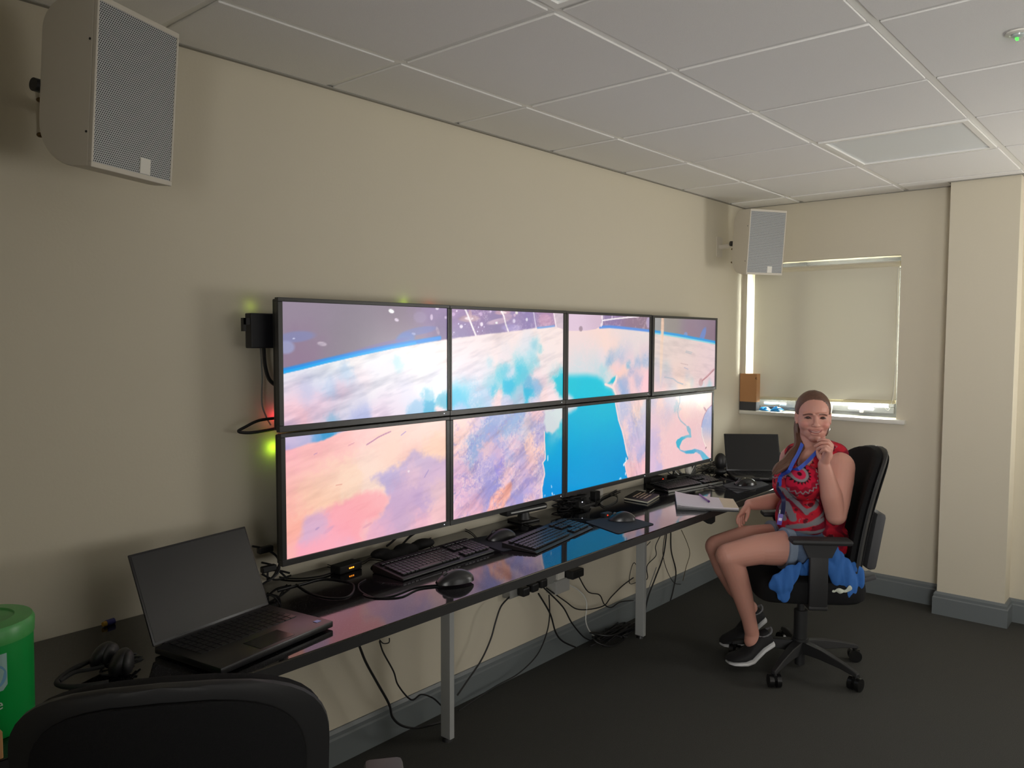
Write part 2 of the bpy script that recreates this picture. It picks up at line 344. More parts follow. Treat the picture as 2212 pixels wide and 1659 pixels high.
SCR={"00":[("f",20,[(99,85,245,9865370),(414,139,245,9603222),(887,45,127,10126508),(666,93,147,9206924),(119,415,127,9203340),(366,315,147,8221568),(945,213,73,8023184)]),("b",(74,283,98,24,-5,8423608,70),(20,367,44,29,0,10133704,80),(807,95,44,29,0,10522800,60),(709,300,63,34,-10,6850760,80),(802,224,122,19,-8,7372992,60),(437,414,294,19,-13,8156340,60),(617,49,17,9,15,16777215,100),(651,127,13,7,15,14207196,95),(208,341,25,9,8,12628160,95),(60,296,5,2,0,15263999,95),(928,8,12,6,0,15787252,90),(887,93,9,15,0,14206176,80),(989,91,8,7,0,14206176,80),(763,251,13,5,10,11055320,80),(931,221,9,22,-25,12100792,70)),("p",6,2,[(-49,597),(-1,577),(98,543),(228,498),(413,442),(613,385),(830,334),(1005,303),(1066,291),(1133,1413),(-68,1180)],[(15,640,73,14738670),(228,519,73,15659252),(462,465,73,16512242),(774,391,73,16642798),(981,370,73,16575206),(35,739,68,14993628),(183,618,58,14474476),(131,748,54,12370144),(250,698,44,11584740),(342,628,39,11849960),(486,544,54,14476528),(55,886,63,16566480),(183,841,54,15781084),(318,717,49,15517912),(462,600,49,15785188),(227,908,54,13680852),(34,976,44,13943000),(365,805,73,13947104),(562,679,73,14999784),(774,580,73,15525610),(666,537,29,12115172),(888,469,54,15920366),(587,864,63,14471392),(249,972,29,7910616),(412,966,49,11055324),(562,949,44,14994656),(775,961,34,10010848),(871,949,29,1616080),(965,889,29,4764880),(865,809,24,8439004),(947,958,22,16570588),(720,765,54,14210276),(917,704,54,15262956)]),("l",13,9,1871076,[(-5,558),(98,525),(228,481),(413,424),(613,368),(830,317),(945,291)]),("l",7,5,43248,[(-5,570),(98,539),(228,493),(413,436),(613,379),(774,338)]),("s",36,-14)],"10":[("f",25,[(20,153,109,16757952),(184,150,98,16758972),(309,98,81,16762048),(467,49,98,16765132),(816,64,98,16767180),(578,171,76,16767176),(493,289,70,16769232),(112,252,109,16763068),(307,341,76,16768196),(207,378,81,16766140),(41,409,81,16761016),(181,520,81,16765108),(109,537,81,16764084),(30,586,81,16757932),(28,766,65,16757920),(13,905,65,16757940),(911,267,65,16766140),(754,262,43,16765124)]),("p",26,22,[(766,264),(634,400),(492,431),(576,532),(587,631),(575,709),(490,843),(407,1051),(1040,1064),(1042,379),(910,369)],[(634,449,70,13154524),(846,381,65,13678804),(753,510,54,15254740),(877,541,65,14203092),(692,619,70,13676752),(813,736,60,13150928),(691,784,70,13413068),(909,703,54,15254732),(928,854,60,16304332),(751,885,60,14202060),(574,910,60,14463180),(517,971,54,15774920),(812,947,54,16039116)]),("p",25,14,[(74,833),(84,756),(122,687),(204,661),(274,629),(357,591),(464,566),(547,580),(598,634),(575,725),(495,844),(434,998),(302,1058),(58,1024),(50,919)],[(131,727,70,14725320),(107,815,49,14202068),(179,817,49,13939924),(305,668,70,16756920),(436,668,81,16756916),(519,613,65,16758972),(329,791,81,16754868),(409,777,70,16755892),(252,918,70,16756928),(153,957,65,16755900),(328,1006,49,16036036),(462,897,32,16303304),(58,980,43,16755388)]),("p",6,3,[(-23,-32),(-24,109),(3,107),(39,107),(113,85),(185,69),(249,43),(279,18),(341,1),(341,-48)],[(30,41,49,13417692),(3,93,32,11839708),(113,41,43,12630236),(180,38,27,6333656),(229,24,32,3184844),(310,8,32,11056348)]),("l",3,3,12617896,[(461,145),(500,117),(533,91),(573,70),(613,53)]),("l",3,2,12098764,[(683,97),(713,69)]),("l",2,2,14720172,[(350,133),(384,116)]),("l",2,2,13671612,[(155,172),(172,162)]),("l",2,2,15247512,[(276,459),(311,460)]),("l",3,3,11836620,[(843,524),(871,463)]),("b",(169,797,12,4,-20,12623044,90),(233,828,32,9,-25,14723268,60),(732,443,7,5,0,16773364,80),(462,865,32,6,-15,14721204,60)),("s",12,-12)],"01":[("f",15,[(25,62,86,11571384),(230,86,115,10256556),(508,61,115,10257580),(77,220,86,9471152),(340,168,86,9207976),(628,105,86,9470132),(815,84,75,11570352),(510,178,69,11049160)]),("b",(141,92,83,18,-3,13150384,80),(141,92,34,8,0,16049388,90),(149,56,14,28,0,13149360,80),(421,17,69,14,-3,13148336,80),(427,20,28,5,0,16049380,90),(384,113,98,15,-8,13677768,80),(367,129,10,6,0,16777215,90),(462,63,46,17,-5,13150396,60),(499,178,86,20,0,11838676,80),(815,84,63,37,5,13410492,90),(79,173,12,9,0,15787252,95),(242,147,11,11,0,15787252,95),(521,105,12,11,0,14997744,95),(638,85,10,9,0,15788280,95),(544,16,12,9,0,16314600,95),(17,56,14,10,0,14203104,80),(235,43,14,10,0,14203104,70),(44,22,4,4,0,16773375,90),(316,12,8,8,0,14205156,90),(608,8,17,9,0,11049152,90),(526,43,10,8,0,14729432,80),(216,178,3,3,0,15261951,90),(264,173,3,3,0,15261951,90),(208,221,3,3,0,15261951,90),(58,147,4,2,0,15261951,90),(109,151,4,2,0,15261951,90),(22,230,5,2,0,14209264,90),(248,213,2,2,0,15261951,90)),("l",9,3,16642806,[(110,0),(130,57),(158,147),(196,263)]),("l",8,3,16642806,[(407,1),(431,57),(446,138),(471,220)]),("l",7,4,14208228,[(703,3),(714,88),(728,180)]),("p",5,2,[(-51,297),(3,292),(196,261),(471,218),(722,177),(907,154),(1049,151),(1110,1340),(-59,1165)],[(129,322,144,16311524),(454,281,144,16442592),(818,243,115,16180448),(951,352,115,16311520),(80,444,115,15787240),(289,415,86,15918310),(456,398,63,14474470),(633,351,63,14475498),(713,358,34,7916768),(770,402,20,7917788),(604,442,46,15262954),(665,478,46,11066600),(576,546,63,8443108),(698,550,40,10015968),(82,573,103,15524072),(238,613,75,14474472),(302,529,28,10015972),(429,499,40,15654884),(437,622,40,5818592),(381,667,34,6343903),(571,615,34,2147552),(608,687,34,5817564),(490,666,34,14211304),(668,613,28,9490652),(549,719,34,5294300),(492,798,46,48352),(731,673,40,16047328),(887,462,86,15787236),(858,607,63,15786722),(904,653,40,12114144),(960,767,51,2148572),(975,865,34,2671832),(895,829,25,16309472),(796,742,28,16047330),(671,776,34,7386328),(734,816,40,9484508),(667,889,40,1095900),(799,930,34,16309468),(897,962,46,16310500),(552,872,46,10537180),(340,833,28,2145500),(305,750,46,10014944),(109,703,86,14997736),(85,824,63,48352),(30,871,46,47328),(162,785,46,9489636),(189,886,51,11060452),(296,883,46,11585764),(380,911,34,16308440),(217,968,46,8963292),(62,964,40,13419752),(466,968,40,13159652),(583,931,34,12110048),(705,971,34,14209252)]),("r",30,16049388,70,520,640,-15),("l",5,6,8431840,[(740,174),(816,164),(907,148)]),("p",4,0,[(894,-13),(917,154),(1050,203),(1045,-36)],[(959,57,115,13942988)]),("l",8,3,16312560,[(901,1),(912,74),(926,158)]),("s",24,-16)],"11":[("f",30,[(30,128,99,16766156),(117,104,86,16766156),(29,273,79,16765124),(206,103,53,16043220),(176,24,46,12102868),(393,30,72,11056348),(304,94,53,9480408),(236,183,59,8955096),(175,277,59,8430808),(127,358,53,8956124),(156,438,39,7907544),(328,251,59,11053272),(425,135,59,10532060),(525,87,66,10007772),(524,206,53,10795228),(627,101,39,14731472),(734,34,46,16567500),(719,154,59,12104920),(920,82,53,15261920),(613,236,39,14471388),(253,375,39,16566464),(309,317,33,16565436),(418,251,26,16304332),(510,298,46,15516880),(523,380,59,14991572),(661,357,46,16568256),(733,296,46,12102868),(718,466,53,16305348),(359,411,46,14202064),(265,468,72,12102876),(424,346,46,11578584),(57,424,66,13676756),(115,510,66,15515852),(28,564,86,14462672),(143,651,86,13151436),(264,620,72,11839704),(391,557,39,10260700),(469,574,46,16305364),(489,468,39,10793184),(591,473,53,12366040),(675,579,46,15779020),(768,624,46,12102868),(590,642,59,13940952),(753,720,39,13416660),(429,722,33,16304332),(326,750,72,10262744),(233,802,79,11576536),(55,753,86,14726356),(113,843,79,14464208),(556,753,53,14466260),(660,796,53,12101852),(731,838,39,15254740),(555,889,59,11051224),(695,927,46,13414612),(659,983,39,16566476),(26,913,86,16040148),(172,920,72,16300228),(454,964,39,12626128)]),("p",14,8,[(300,966),(319,864),(377,810),(435,763),(495,738),(505,820),(487,911),(447,978),(388,1054),(262,1046)],[(389,844,132,16758952),(325,942,66,16757940)]),("r",20,16573664,110,620,830,20),("r",14,9209548,110,700,820,20),("r",34,16308444,80,600,600,20),("s",30,-30),("p",4,9,[(814,235),(821,386),(813,468),(827,554),(805,582),(805,649),(819,719),(804,799),(793,912),(800,1081),(1114,1173),(1117,38),(1005,110),(881,279)],[(920,141,79,13163744),(866,285,46,43220),(896,349,39,6340828),(973,234,39,2146520),(880,447,53,2143448),(918,564,86,43228),(895,686,99,41180),(902,899,106,37084)]),("p",14,6,[(829,20),(807,134),(836,255),(896,290),(966,224),(989,108),(1006,-10)],[(881,178,66,13950176),(958,45,53,14214372)]),("b",(850,554,5,19,0,14217464,90),(890,888,3,10,-15,13165816,90),(898,974,4,10,-15,14216440,90),(822,975,5,7,0,9488624,90),(917,992,3,5,0,13165816,90)),("l",5,5,16440536,[(814,251),(815,351),(824,503),(824,561),(798,597),(812,667),(818,727),(801,798),(786,869),(796,997)])],"02":[("f",5,[(473,22,137,9732264),(760,82,172,9730191),(912,129,137,9468040),(545,110,82,9468072)]),("b",(988,75,34,41,0,12101836,80)),("l",7,3,16313588,[(386,67),(543,40),(721,15),(855,0)]),("l",5,3,15787244,[(507,0),(507,45)]),("l",5,3,15787244,[(708,-1),(708,16)]),("p",5,0,[(-67,90),(148,175),(354,143),(546,149),(762,161),(1015,187),(1070,186),(1142,1262),(-45,1127)],[(88,249,137,16440536),(278,267,137,16571088),(413,342,75,16571600),(550,342,61,16571088),(618,221,137,15522520),(839,240,137,15129304),(766,327,103,15259866),(91,414,137,15654108),(283,450,103,14998752),(157,548,137,14736610),(383,486,55,15785188),(319,608,89,12639460),(127,640,103,12640230),(519,475,41,11058392),(595,434,41,11060448),(472,557,34,9484504),(696,449,75,12896476),(626,526,41,11844824),(734,515,61,15781076),(592,610,41,16044244),(849,605,41,10007768),(939,549,41,10533080),(729,612,27,6337752),(920,438,61,14994644),(524,671,41,16306380),(645,698,55,16568516),(769,715,27,12104912),(875,731,61,16043216),(669,821,41,11056344),(854,818,48,11055316),(620,868,34,10007772),(782,908,61,16043216),(709,960,41,10006744),(957,906,61,16566480),(565,913,41,15256788),(388,693,41,11065568),(491,740,41,13688032)]),("r",14,16571616,60,560,600,-10),("p",34,0,[(-59,730),(12,721),(224,729),(329,755),(397,804),(439,883),(509,916),(553,1004),(542,1123),(-53,1061)],[(228,888,412,50398),(38,807,68,1099996)]),("p",26,0,[(-56,918),(17,931),(60,974),(92,1037),(-53,1061)],[(11,970,68,13949156)]),("p",14,5,[(466,843),(513,783),(561,761),(565,793),(528,854)],[(527,812,68,2146520)]),("l",12,5,16441564,[(432,851),(494,880),(537,911),(567,998)]),("l",14,8,16178908,[(572,765),(562,821),(529,875),(544,933)]),("l",10,9,6067428,[(361,149),(476,140),(616,149),(799,164),(1015,184)]),("p",3,0,[(-40,-40),(377,-22),(374,136),(315,172),(212,191),(87,198),(-35,196)],[(84,85,206,14862556),(340,76,137,13940940)]),("b",(143,172,20,17,0,11047072,95),(388,94,9,20,0,16049388,95),(386,26,11,20,0,16049388,95),(377,122,8,13,0,16049388,95))],"12":[("f",30,[(617,88,62,14996704),(691,176,70,11581656),(682,56,46,11844828),(766,65,62,13945048),(878,36,62,16307408),(878,158,54,16308424),(958,118,46,14210268),(940,264,70,13156568),(724,260,54,15256792),(775,340,46,13155548),(691,344,46,16044240),(853,400,70,12104920),(941,430,46,12894428),(742,464,54,15781068),(897,514,62,14467288),(767,573,54,11840724),(880,593,54,13153496),(725,623,46,15781072),(942,662,54,12104920),(837,684,54,14992596),(794,758,39,12103892),(925,742,46,11316440),(811,802,54,16042188),(855,877,62,15776968),(970,877,62,16565448),(777,918,70,16566472),(899,970,54,15252684)]),("r",18,16573660,80,700,560,70),("s",24,70),("p",4,5,[(-64,-207),(564,-50),(576,29),(601,126),(617,230),(658,339),(683,430),(704,538),(725,647),(759,751),(700,804),(717,864),(726,931),(751,1002),(752,1282),(-74,1055)],[(255,11,195,49368),(481,35,156,48344),(181,225,195,46300),(560,356,156,45276),(253,498,234,43228),(252,763,234,40152),(560,830,234,39128),(178,973,234,39132)]),("p",24,4,[(-65,-93),(147,-37),(104,32),(42,68),(-66,84)],[(42,10,78,13687008)]),("l",7,5,16309468,[(572,-34),(597,110),(625,239),(670,373),(696,472),(725,606),(751,708)]),("b",(730,757,7,18,0,15792383,90),(700,816,10,10,0,14741759,90),(655,992,15,12,0,13691135,80),(717,791,9,4,0,16777215,80),(723,939,6,12,0,15790335,80))],"03":[("f",8,[(46,61,117,10263708),(264,83,156,9735304),(571,68,156,9470096),(819,91,156,9205900),(578,170,93,9730184),(914,229,117,8678524)]),("b",(487,224,31,20,0,8165584,80),(771,240,86,35,-50,6850764,85)),("p",4,0,[(-56,212),(142,225),(350,252),(546,282),(751,317),(1056,376),(1162,1211),(-62,1116)],[(135,349,195,14996684),(513,377,234,14865100),(846,478,195,14994640),(146,512,93,14994632),(374,613,195,15256776),(692,652,195,15124680),(67,615,54,12634320),(191,656,54,11584716),(87,706,70,14206156),(212,755,54,12369100),(94,829,62,11843788),(264,876,54,13155528),(385,781,86,15518912),(528,827,39,12633296),(604,899,39,12111060),(101,934,86,15780040),(411,937,46,16571588),(553,972,70,16573644),(322,972,46,13683924),(907,970,39,8965332),(780,970,39,13161692),(917,870,78,15255760)]),("l",16,8,2923744,[(-2,189),(140,205),(349,232),(545,263),(750,296),(1009,337)]),("l",6,5,8442080,[(-1,206),(350,253),(751,316),(1010,359)]),("b",(126,90,21,125,0,14726300,80),(116,382,23,273,2,16045244,60),(756,920,37,32,0,13148324,95)),("l",7,3,12091528,[(776,903),(872,840),(986,747)]),("l",3,2,13144216,[(775,893),(871,819),(985,729)]),("l",3,2,11581632,[(495,455),(599,479)]),("l",3,2,11581632,[(488,472),(585,499)]),("l",3,2,13150376,[(413,627),(532,656)]),("l",4,3,12103876,[(471,689),(536,718)]),("l",5,4,11843780,[(165,806),(299,838),(370,894),(456,926)]),("s",14,6)],"13":[("f",30,[(43,58,51,13156564),(146,59,60,16307400),(308,42,77,13947096),(537,7,68,15527144),(806,18,94,16578780),(626,106,94,16047316),(901,113,77,15519948),(244,208,94,13417680),(123,196,60,14992588),(410,164,34,11059404),(539,215,86,16306376),(719,311,112,15780040),(46,276,77,15255764),(246,373,129,15912140),(500,518,103,15911116),(49,568,77,13679836),(113,687,60,12891352),(250,672,129,16042188),(635,692,129,15779016),(769,593,94,15517900),(53,897,77,14729436),(148,937,51,13154528),(377,881,129,16173260),(729,943,129,16042192)]),("p",3,0,[(1017,180),(922,236),(867,318),(831,402),(814,495),(825,640),(874,767),(913,838),(1070,1003),(1056,142)],[(933,293,77,12105944),(906,427,77,11056344),(956,562,68,11319516),(929,671,68,15256776),(960,821,68,16044236)]),("l",7,3,12095660,[(1008,187),(923,244),(867,326),(831,418),(818,488)]),("l",6,3,16574688,[(823,513),(834,626),(874,743),(913,814)]),("b",(880,244,34,10,35,12619928,90),(905,825,12,6,-40,9465976,90)),("l",7,4,10795208,[(450,8),(451,99),(427,151),(419,218),(433,296),(472,361),(560,441)]),("p",4,2,[(560,441),(604,454),(636,505),(642,576),(652,624),(563,619),(502,641),(481,676),(456,726),(469,767),(530,800),(654,812),(708,805),(819,847),(905,925),(983,1012),(859,1006),(802,908),(727,855),(691,873),(566,848),(478,791),(417,720),(399,649),(424,615),(493,586),(615,580),(579,513)],[(605,516,51,10008780),(598,593,51,7913684),(442,678,68,4240592),(495,786,43,8434900),(655,836,68,4762832),(783,873,51,7909588),(906,974,68,6338772)]),("r",12,16572636,45,200,260,40)]}

# ---------- desk ----------
DT=.7101; DY=-.5888
dm=mat('speckled_black_laminate',(20,20,22),.06,spec=.85); nt=dm.node_tree; b=nt.nodes['Principled BSDF']
tc=nt.nodes.new('ShaderNodeTexCoord'); vo=nt.nodes.new('ShaderNodeTexVoronoi'); vo.inputs['Scale'].default_value=260; nt.links.new(tc.outputs['Object'],vo.inputs['Vector'])
cr=nt.nodes.new('ShaderNodeValToRGB'); cr.color_ramp.elements[0].position=.07; cr.color_ramp.elements[0].color=(.30,.30,.32,1); cr.color_ramp.elements[1].position=.16; cr.color_ramp.elements[1].color=(.007,.007,.008,1)
nt.links.new(vo.outputs['Distance'],cr.inputs[0]); nt.links.new(cr.outputs[0],b.inputs['Base Color'])
n=nt.nodes.new('ShaderNodeTexNoise'); n.inputs['Scale'].default_value=90; u=nt.nodes.new('ShaderNodeBump'); u.inputs['Strength'].default_value=.03; u.inputs['Distance'].default_value=.001
nt.links.new(tc.outputs['Object'],n.inputs['Vector']); nt.links.new(n.outputs['Fac'],u.inputs['Height']); nt.links.new(u.outputs[0],b.inputs['Normal'])
desk=thing('desk',(1.7,-.3,0),'long speckled glossy black desk running under the monitor wall','desk')
w=MB().b2((-.75,DY,DT-.032),(4.085,-.002,DT)); w.build('worktop',dm,desk,world=True,bev=.003)
MB().b2((-.75,DY-.0015,DT-.0315),(4.085,DY+.001,DT-.003)).build('edge_strip',mat('matt_black_edging',(26,26,26),.55,bump=.2,bscale=500),desk,world=True)
for x in (-.15,1.24,2.59):
    w=MB().b2((x-.012,-.21,.012),(x+.012,-.162,DT-.05)); w.build('leg',METAL,desk,world=True,bev=.002)
    MB().cyl((x,-.186,0),(x,-.186,.012),.02,.016,16).build('foot_glide',BLK,desk,world=True)
MB().b2((-.75,-.2,DT-.052),(4.08,-.165,DT-.032)).build('support_rail',BLK,desk,world=True)
MB().prism([(-.56,DT-.032),(-.56,DT-.072),(-.545,DT-.085),(-.525,DT-.085),(-.40,DT-.032)],3.07-.45,3.08-.45,'x').build('bracket',BLK,desk,world=True)
# ---------- monitors ----------
SCM=cmat('lit_screen',.25,emit=1.0)
tops=[(.5785,1.2715),(1.2935,1.9755),(2.010,2.6895),(2.7265,3.3995)]; bots=[(.582,1.264),(1.3,1.9735),(2.010,2.668),(2.7075,3.384)]
what=[['grey space above a blue limb and white cloud','space hardware above pale cloud and cyan sea','a pale capsule above turquoise sea','the blue horizon over pale pink ground'],
      ['salmon pink and lilac desert','lilac valleys beside a blue sea strip','a deep blue sea and its right coast','a blue river winding through pink ground']]
pos=['leftmost','second from left','third from left','rightmost']
for r in range(2):
    for c in range(4):
        xa,xb=(tops,bots)[r][c]; z0_,z1_=((1.2285,1.6035),(.8165,1.1925))[r]; dz=(0,-.001,-.002,-.004)[c]; z0_+=dz; z1_+=dz
        yf=-.155-(.006 if (r,c)==(0,3) else 0); cx=(xa+xb)/2; cz=(z0_+z1_)/2; hw=(xb-xa)/2; hh=(z1_-z0_)/2
        t=thing('wall_monitor',(cx,yf,cz-hh),'%s row, %s wall monitor, showing %s'%(('upper','lower')[r],pos[c],what[r][c]),'monitor','thin bezel monitors joined in a wall of eight')
        bz=(.0105 if c<3 else .013); tb=.0125; bb=.0195
        L=(tops,bots)[r]; xl=xa-(.0165 if c==0 else (xa-L[c-1][1])/2-.0008); xr=xb+(.0165 if c==3 else (L[c+1][0]-xb)/2-.0008)
        f=MB(); y_=(yf-.004,yf+.014)
        f.b2((xl,y_[0],z1_),(xr,y_[1],z1_+tb)).b2((xl,y_[0],z0_-bb),(xr,y_[1],z0_)).b2((xl,y_[0],z0_),(xa,y_[1],z1_)).b2((xb,y_[0],z0_),(xr,y_[1],z1_))
        f.build('bezel',BEZEL,t,world=True,bev=.0015)
        MB().b2((xl+.004,yf+.014,z0_-bb+.004),(xr-.004,yf+.034,z1_+tb-.004)).b2((xl+.12,yf+.034,z0_+.03),(xr-.12,yf+.062,z1_-.05)).build('rear_housing',BLK,t,world=True,bev=.004)
        nx,nz=240,136; img=lin(paint_screen(SCR['%d%d'%(r,c)],10+c+4*r,nx,nz))
        X=np.linspace(xa,xb,nx)-cx; Z=np.linspace(z1_,z0_,nz)-(cz-hh)
        co=np.zeros((nz,nx,3),np.float32); co[...,0]=X[None,:]; co[...,2]=Z[:,None]; co[...,1]=.001
        me=bpy.data.meshes.new('screen'); idx=np.arange(nx*nz).reshape(nz,nx); q=np.stack([idx[1:,:-1],idx[1:,1:],idx[:-1,1:],idx[:-1,:-1]],-1).reshape(-1,4)
        me.vertices.add(nx*nz); me.vertices.foreach_set('co',co.ravel()); me.loops.add(q.size); me.loops.foreach_set('vertex_index',q.ravel().astype(np.int32))
        me.polygons.add(len(q)); me.polygons.foreach_set('loop_start',np.arange(0,q.size,4,dtype=np.int32)); me.update(calc_edges=True); vcolors(me,img.reshape(-1,3)*.97)
        mesh_obj('screen',me,SCM,t)
        MB().box((xr-.03,yf-.0045,z0_-bb*.5),(.003,.001,.002)).build('status_led',LED_W,t,world=True)
MR=mat('dark_mount_steel',(70,70,68),.5)
for n,x in enumerate((.935,2.25,3.30)):
    t=thing('monitor_mount',(x,-.06,DT),['grey upright mounting column behind the left monitors','grey upright mounting column behind the middle monitors','grey upright mounting column under the rightmost lower monitor'][n],'bracket','upright columns that hold the monitor wall')
    MB().b2((x-.035,-.088,DT if n else .84),(x+.035,-.058,1.56)).build('column',MR,t,world=True,bev=.003)
    if n: MB().b2((x-.06,-.1,DT),(x+.06,-.03,DT+.006)).build('base_plate',MR,t,world=True)
    for z in (1.0,1.41): MB().b2((x-.03,-.058,z-.03),(x+.03,0,z+.03)).build('wall_arm',MR,t,world=True)
# ---------- loudspeakers ----------
gm=mat('perforated_grille',(168,170,172),.4,spec=.4); nt=gm.node_tree; b=nt.nodes['Principled BSDF']
tc=nt.nodes.new('ShaderNodeTexCoord')
def mth(op,*a):
    m=nt.nodes.new('ShaderNodeMath' if not op.startswith('V') else 'ShaderNodeVectorMath'); m.operation=op.lstrip('V') if op.startswith('V') else op
    for i,x in enumerate(a):
        if hasattr(x,'links'): nt.links.new(x,m.inputs[i])
        else: m.inputs[i].default_value=x
    return m.outputs['Value'] if op in('VLENGTH',) else m.outputs[0]
def dots(off):
    s=mth('VMULTIPLY',tc.outputs['Object'],(1/.0055,0,1/.0095)); s=mth('VADD',s,(off,0,off)); fr=mth('VFRACTION',s); fr=mth('VSUBTRACT',fr,(.5,0,.5)); fr=mth('VMULTIPLY',fr,(1,0,1.73)); return mth('VLENGTH',fr)
hole=mth('LESS_THAN',mth('MINIMUM',dots(0.0),dots(.5)),.33)
mx=nt.nodes.new('ShaderNodeMixRGB'); nt.links.new(hole,mx.inputs[0]); mx.inputs[1].default_value=(*srgb((188,190,190)),1); mx.inputs[2].default_value=(.012,.013,.015,1); nt.links.new(mx.outputs[0],b.inputs['Base Color'])
gm2=mat('fine_grille',(150,158,156),.5)
CAB=mat('off_white_speaker_cabinet',(205,198,184),.5)
def speaker(loc,yaw,tilt,label,wallrel):
    t=thing('loudspeaker',loc,label,'speaker','white loudspeakers on the monitor wall')
    n=Vector((math.cos(yaw)*math.cos(tilt),math.sin(yaw)*math.cos(tilt),-math.sin(tilt))); r=Vector((0,0,1)).cross(n).normalized(); u=n.cross(r)
    M=Matrix((r,-n,u)).transposed(); t.rotation_euler=M.to_euler()
    w,h=.123,.186; pr=[(.004,-h)]
    pr+=[(.045+.109*math.sin(a),-h+.105-.105*math.cos(a)) for a in [i*PI/2/9 for i in range(10)]]
    pr+=[(.074+.08*math.cos(a),h-.07+.07*math.sin(a)) for a in [i*PI/2/9 for i in range(10)]]+[(.004,h)]
    MB().prism(pr,-w,w,'x').build('cabinet',CAB,t,bev=.003)
    fr=MB().b2((-w,-.006,h-.012),(w,.004,h)).b2((-w,-.006,-h),(w,.004,-h+.012)).b2((-w,-.006,-h+.012),(-w+.006,.004,h-.012)).b2((w-.006,-.006,-h+.012),(w,.004,h-.012)); fr.build('front_frame',CAB,t,bev=.0015)
    MB().b2((-w+.006,-.004,-h+.012),(w-.006,.003,h-.012)).build('grille',gm,t)
    MB().b2((.018,-.0065,-h+.013),(.05,-.003,-h+.05),bv=.001).build('badge',WHITE,t)
    for z in (-.11,.09): MB().cyl((-w-.001,.012,z),(-w+.002,.012,z),.0028,n=10).build('screw',BLK,t)
    # bracket to the wall
    L=.8; Mi=M.transposed(); wy=Mi@(Vector((loc[0]+wallrel,0,loc[2]))-Vector(loc)); p=Vector((0,.15,0))
    MB().tube([p,p+(wy-p)*.5,wy],.014,12).box(wy,(.07,.012,.12),M=Mi).build('wall_bracket',CAB,t)
    MB().cyl((-.085,.162,-.008),(-.128,.168,-.008),.015,.015,20).build('knob',BLK,t,True)
    for z in (-.118,-.040): MB().ell((-.116,.160 if z>-.1 else .155,z),(.008,.008,.006),nu=10,nv=6).build('bolt_head',mat('brass_bolt',(90,70,40),.4,metal=.6),t,True)
    return t
speaker((.079,-.329,2.06),math.radians(292),.091,'off-white loudspeaker with perforated grille, close up at the top left',-.06)
speaker((3.696,-.32,2.053),math.radians(238.9),.091,'smaller-looking off-white loudspeaker mounted beside the far window',.05)
# ---------- things on the desk ----------
Z=DT
def frame_from(p0,p1): # yaw of the vector p0->p1
    return math.atan2(p1[1]-p0[1],p1[0]-p0[0])
KEY=mat('black_keycap',(34,34,36),.35,spec=.5)
def keyboard(c,yaw,label,L=.455,D=.152,style=0):
    t=thing('keyboard',(c[0],c[1],Z),label,'keyboard','computer keyboards on the desk',rz=yaw)
    h0,h1=(.012,.03) if style!=1 else (.008,.022)
    pr=[(-D/2,.001),(D/2,.001),(D/2,h1),(-D/2+.012,h0),(-D/2,h0-.004)]
    MB().prism(pr,-L/2,L/2,'x').build('case',BLK if style!=2 else BLKG,t,bev=.003)
    sl=math.atan2(h1-h0,D-.012); mb=MB(); R_=Matrix.Rotation(sl,3,'X'); rg=random.Random(3)
    rows=6
    for rr in range(rows):
        yy=-D/2+.022+rr*(D-.036)/rows+.006*(rr==rows-1); zz=h0+(yy+D/2-.012)*math.tan(sl)+.003
        for x0,n_,kw in ((-L/2+.012,15,.0185),(L/2-.143,3,.0185),(L/2-.083,4,.0185)):
            k=0
            while k<n_:
                wd_=1
                if rr==0 and n_==15 and k==4: wd_=6
                elif n_==15 and k==0 and rr in(1,2,3): wd_=1
                if n_==3 and rr in(2,) : k+=1; continue
                mb.box((x0+(k+wd_/2)*kw,yy,zz+.002),(kw*wd_-.003,.0155,.006),M=R_,bv=.0) ; k+=wd_
    o=mb.build('keys',KEY,t,bev=.001); o['kind']='stuff'
    if style==2: MB().b2((-L/2+.002,-D/2-.002,.002),(L/2-.002,-D/2+.006,h0-.001)).build('front_trim',mat('silver_trim',(170,172,170),.3,metal=.7),t)
    if style!=2:
        for k in range(3): MB().box((L/2-.05+k*.012,D/2-.012,h1-.001),(.003,.002,.002)).build('indicator',LED_W if k==0 else KEY,t)
    return t
keyboard((1.122,-.25),0.035,'wedge shaped black keyboard under the left monitors behind the foremost mouse',.455,.15)
keyboard((1.655,-.338),.155,'flat black keyboard lit bluish in the middle of the desk',.465,.152,1)
keyboard((3.0,-.20),-.19,'black keyboard with a bright front edge near the notepad',.45,.15,2)
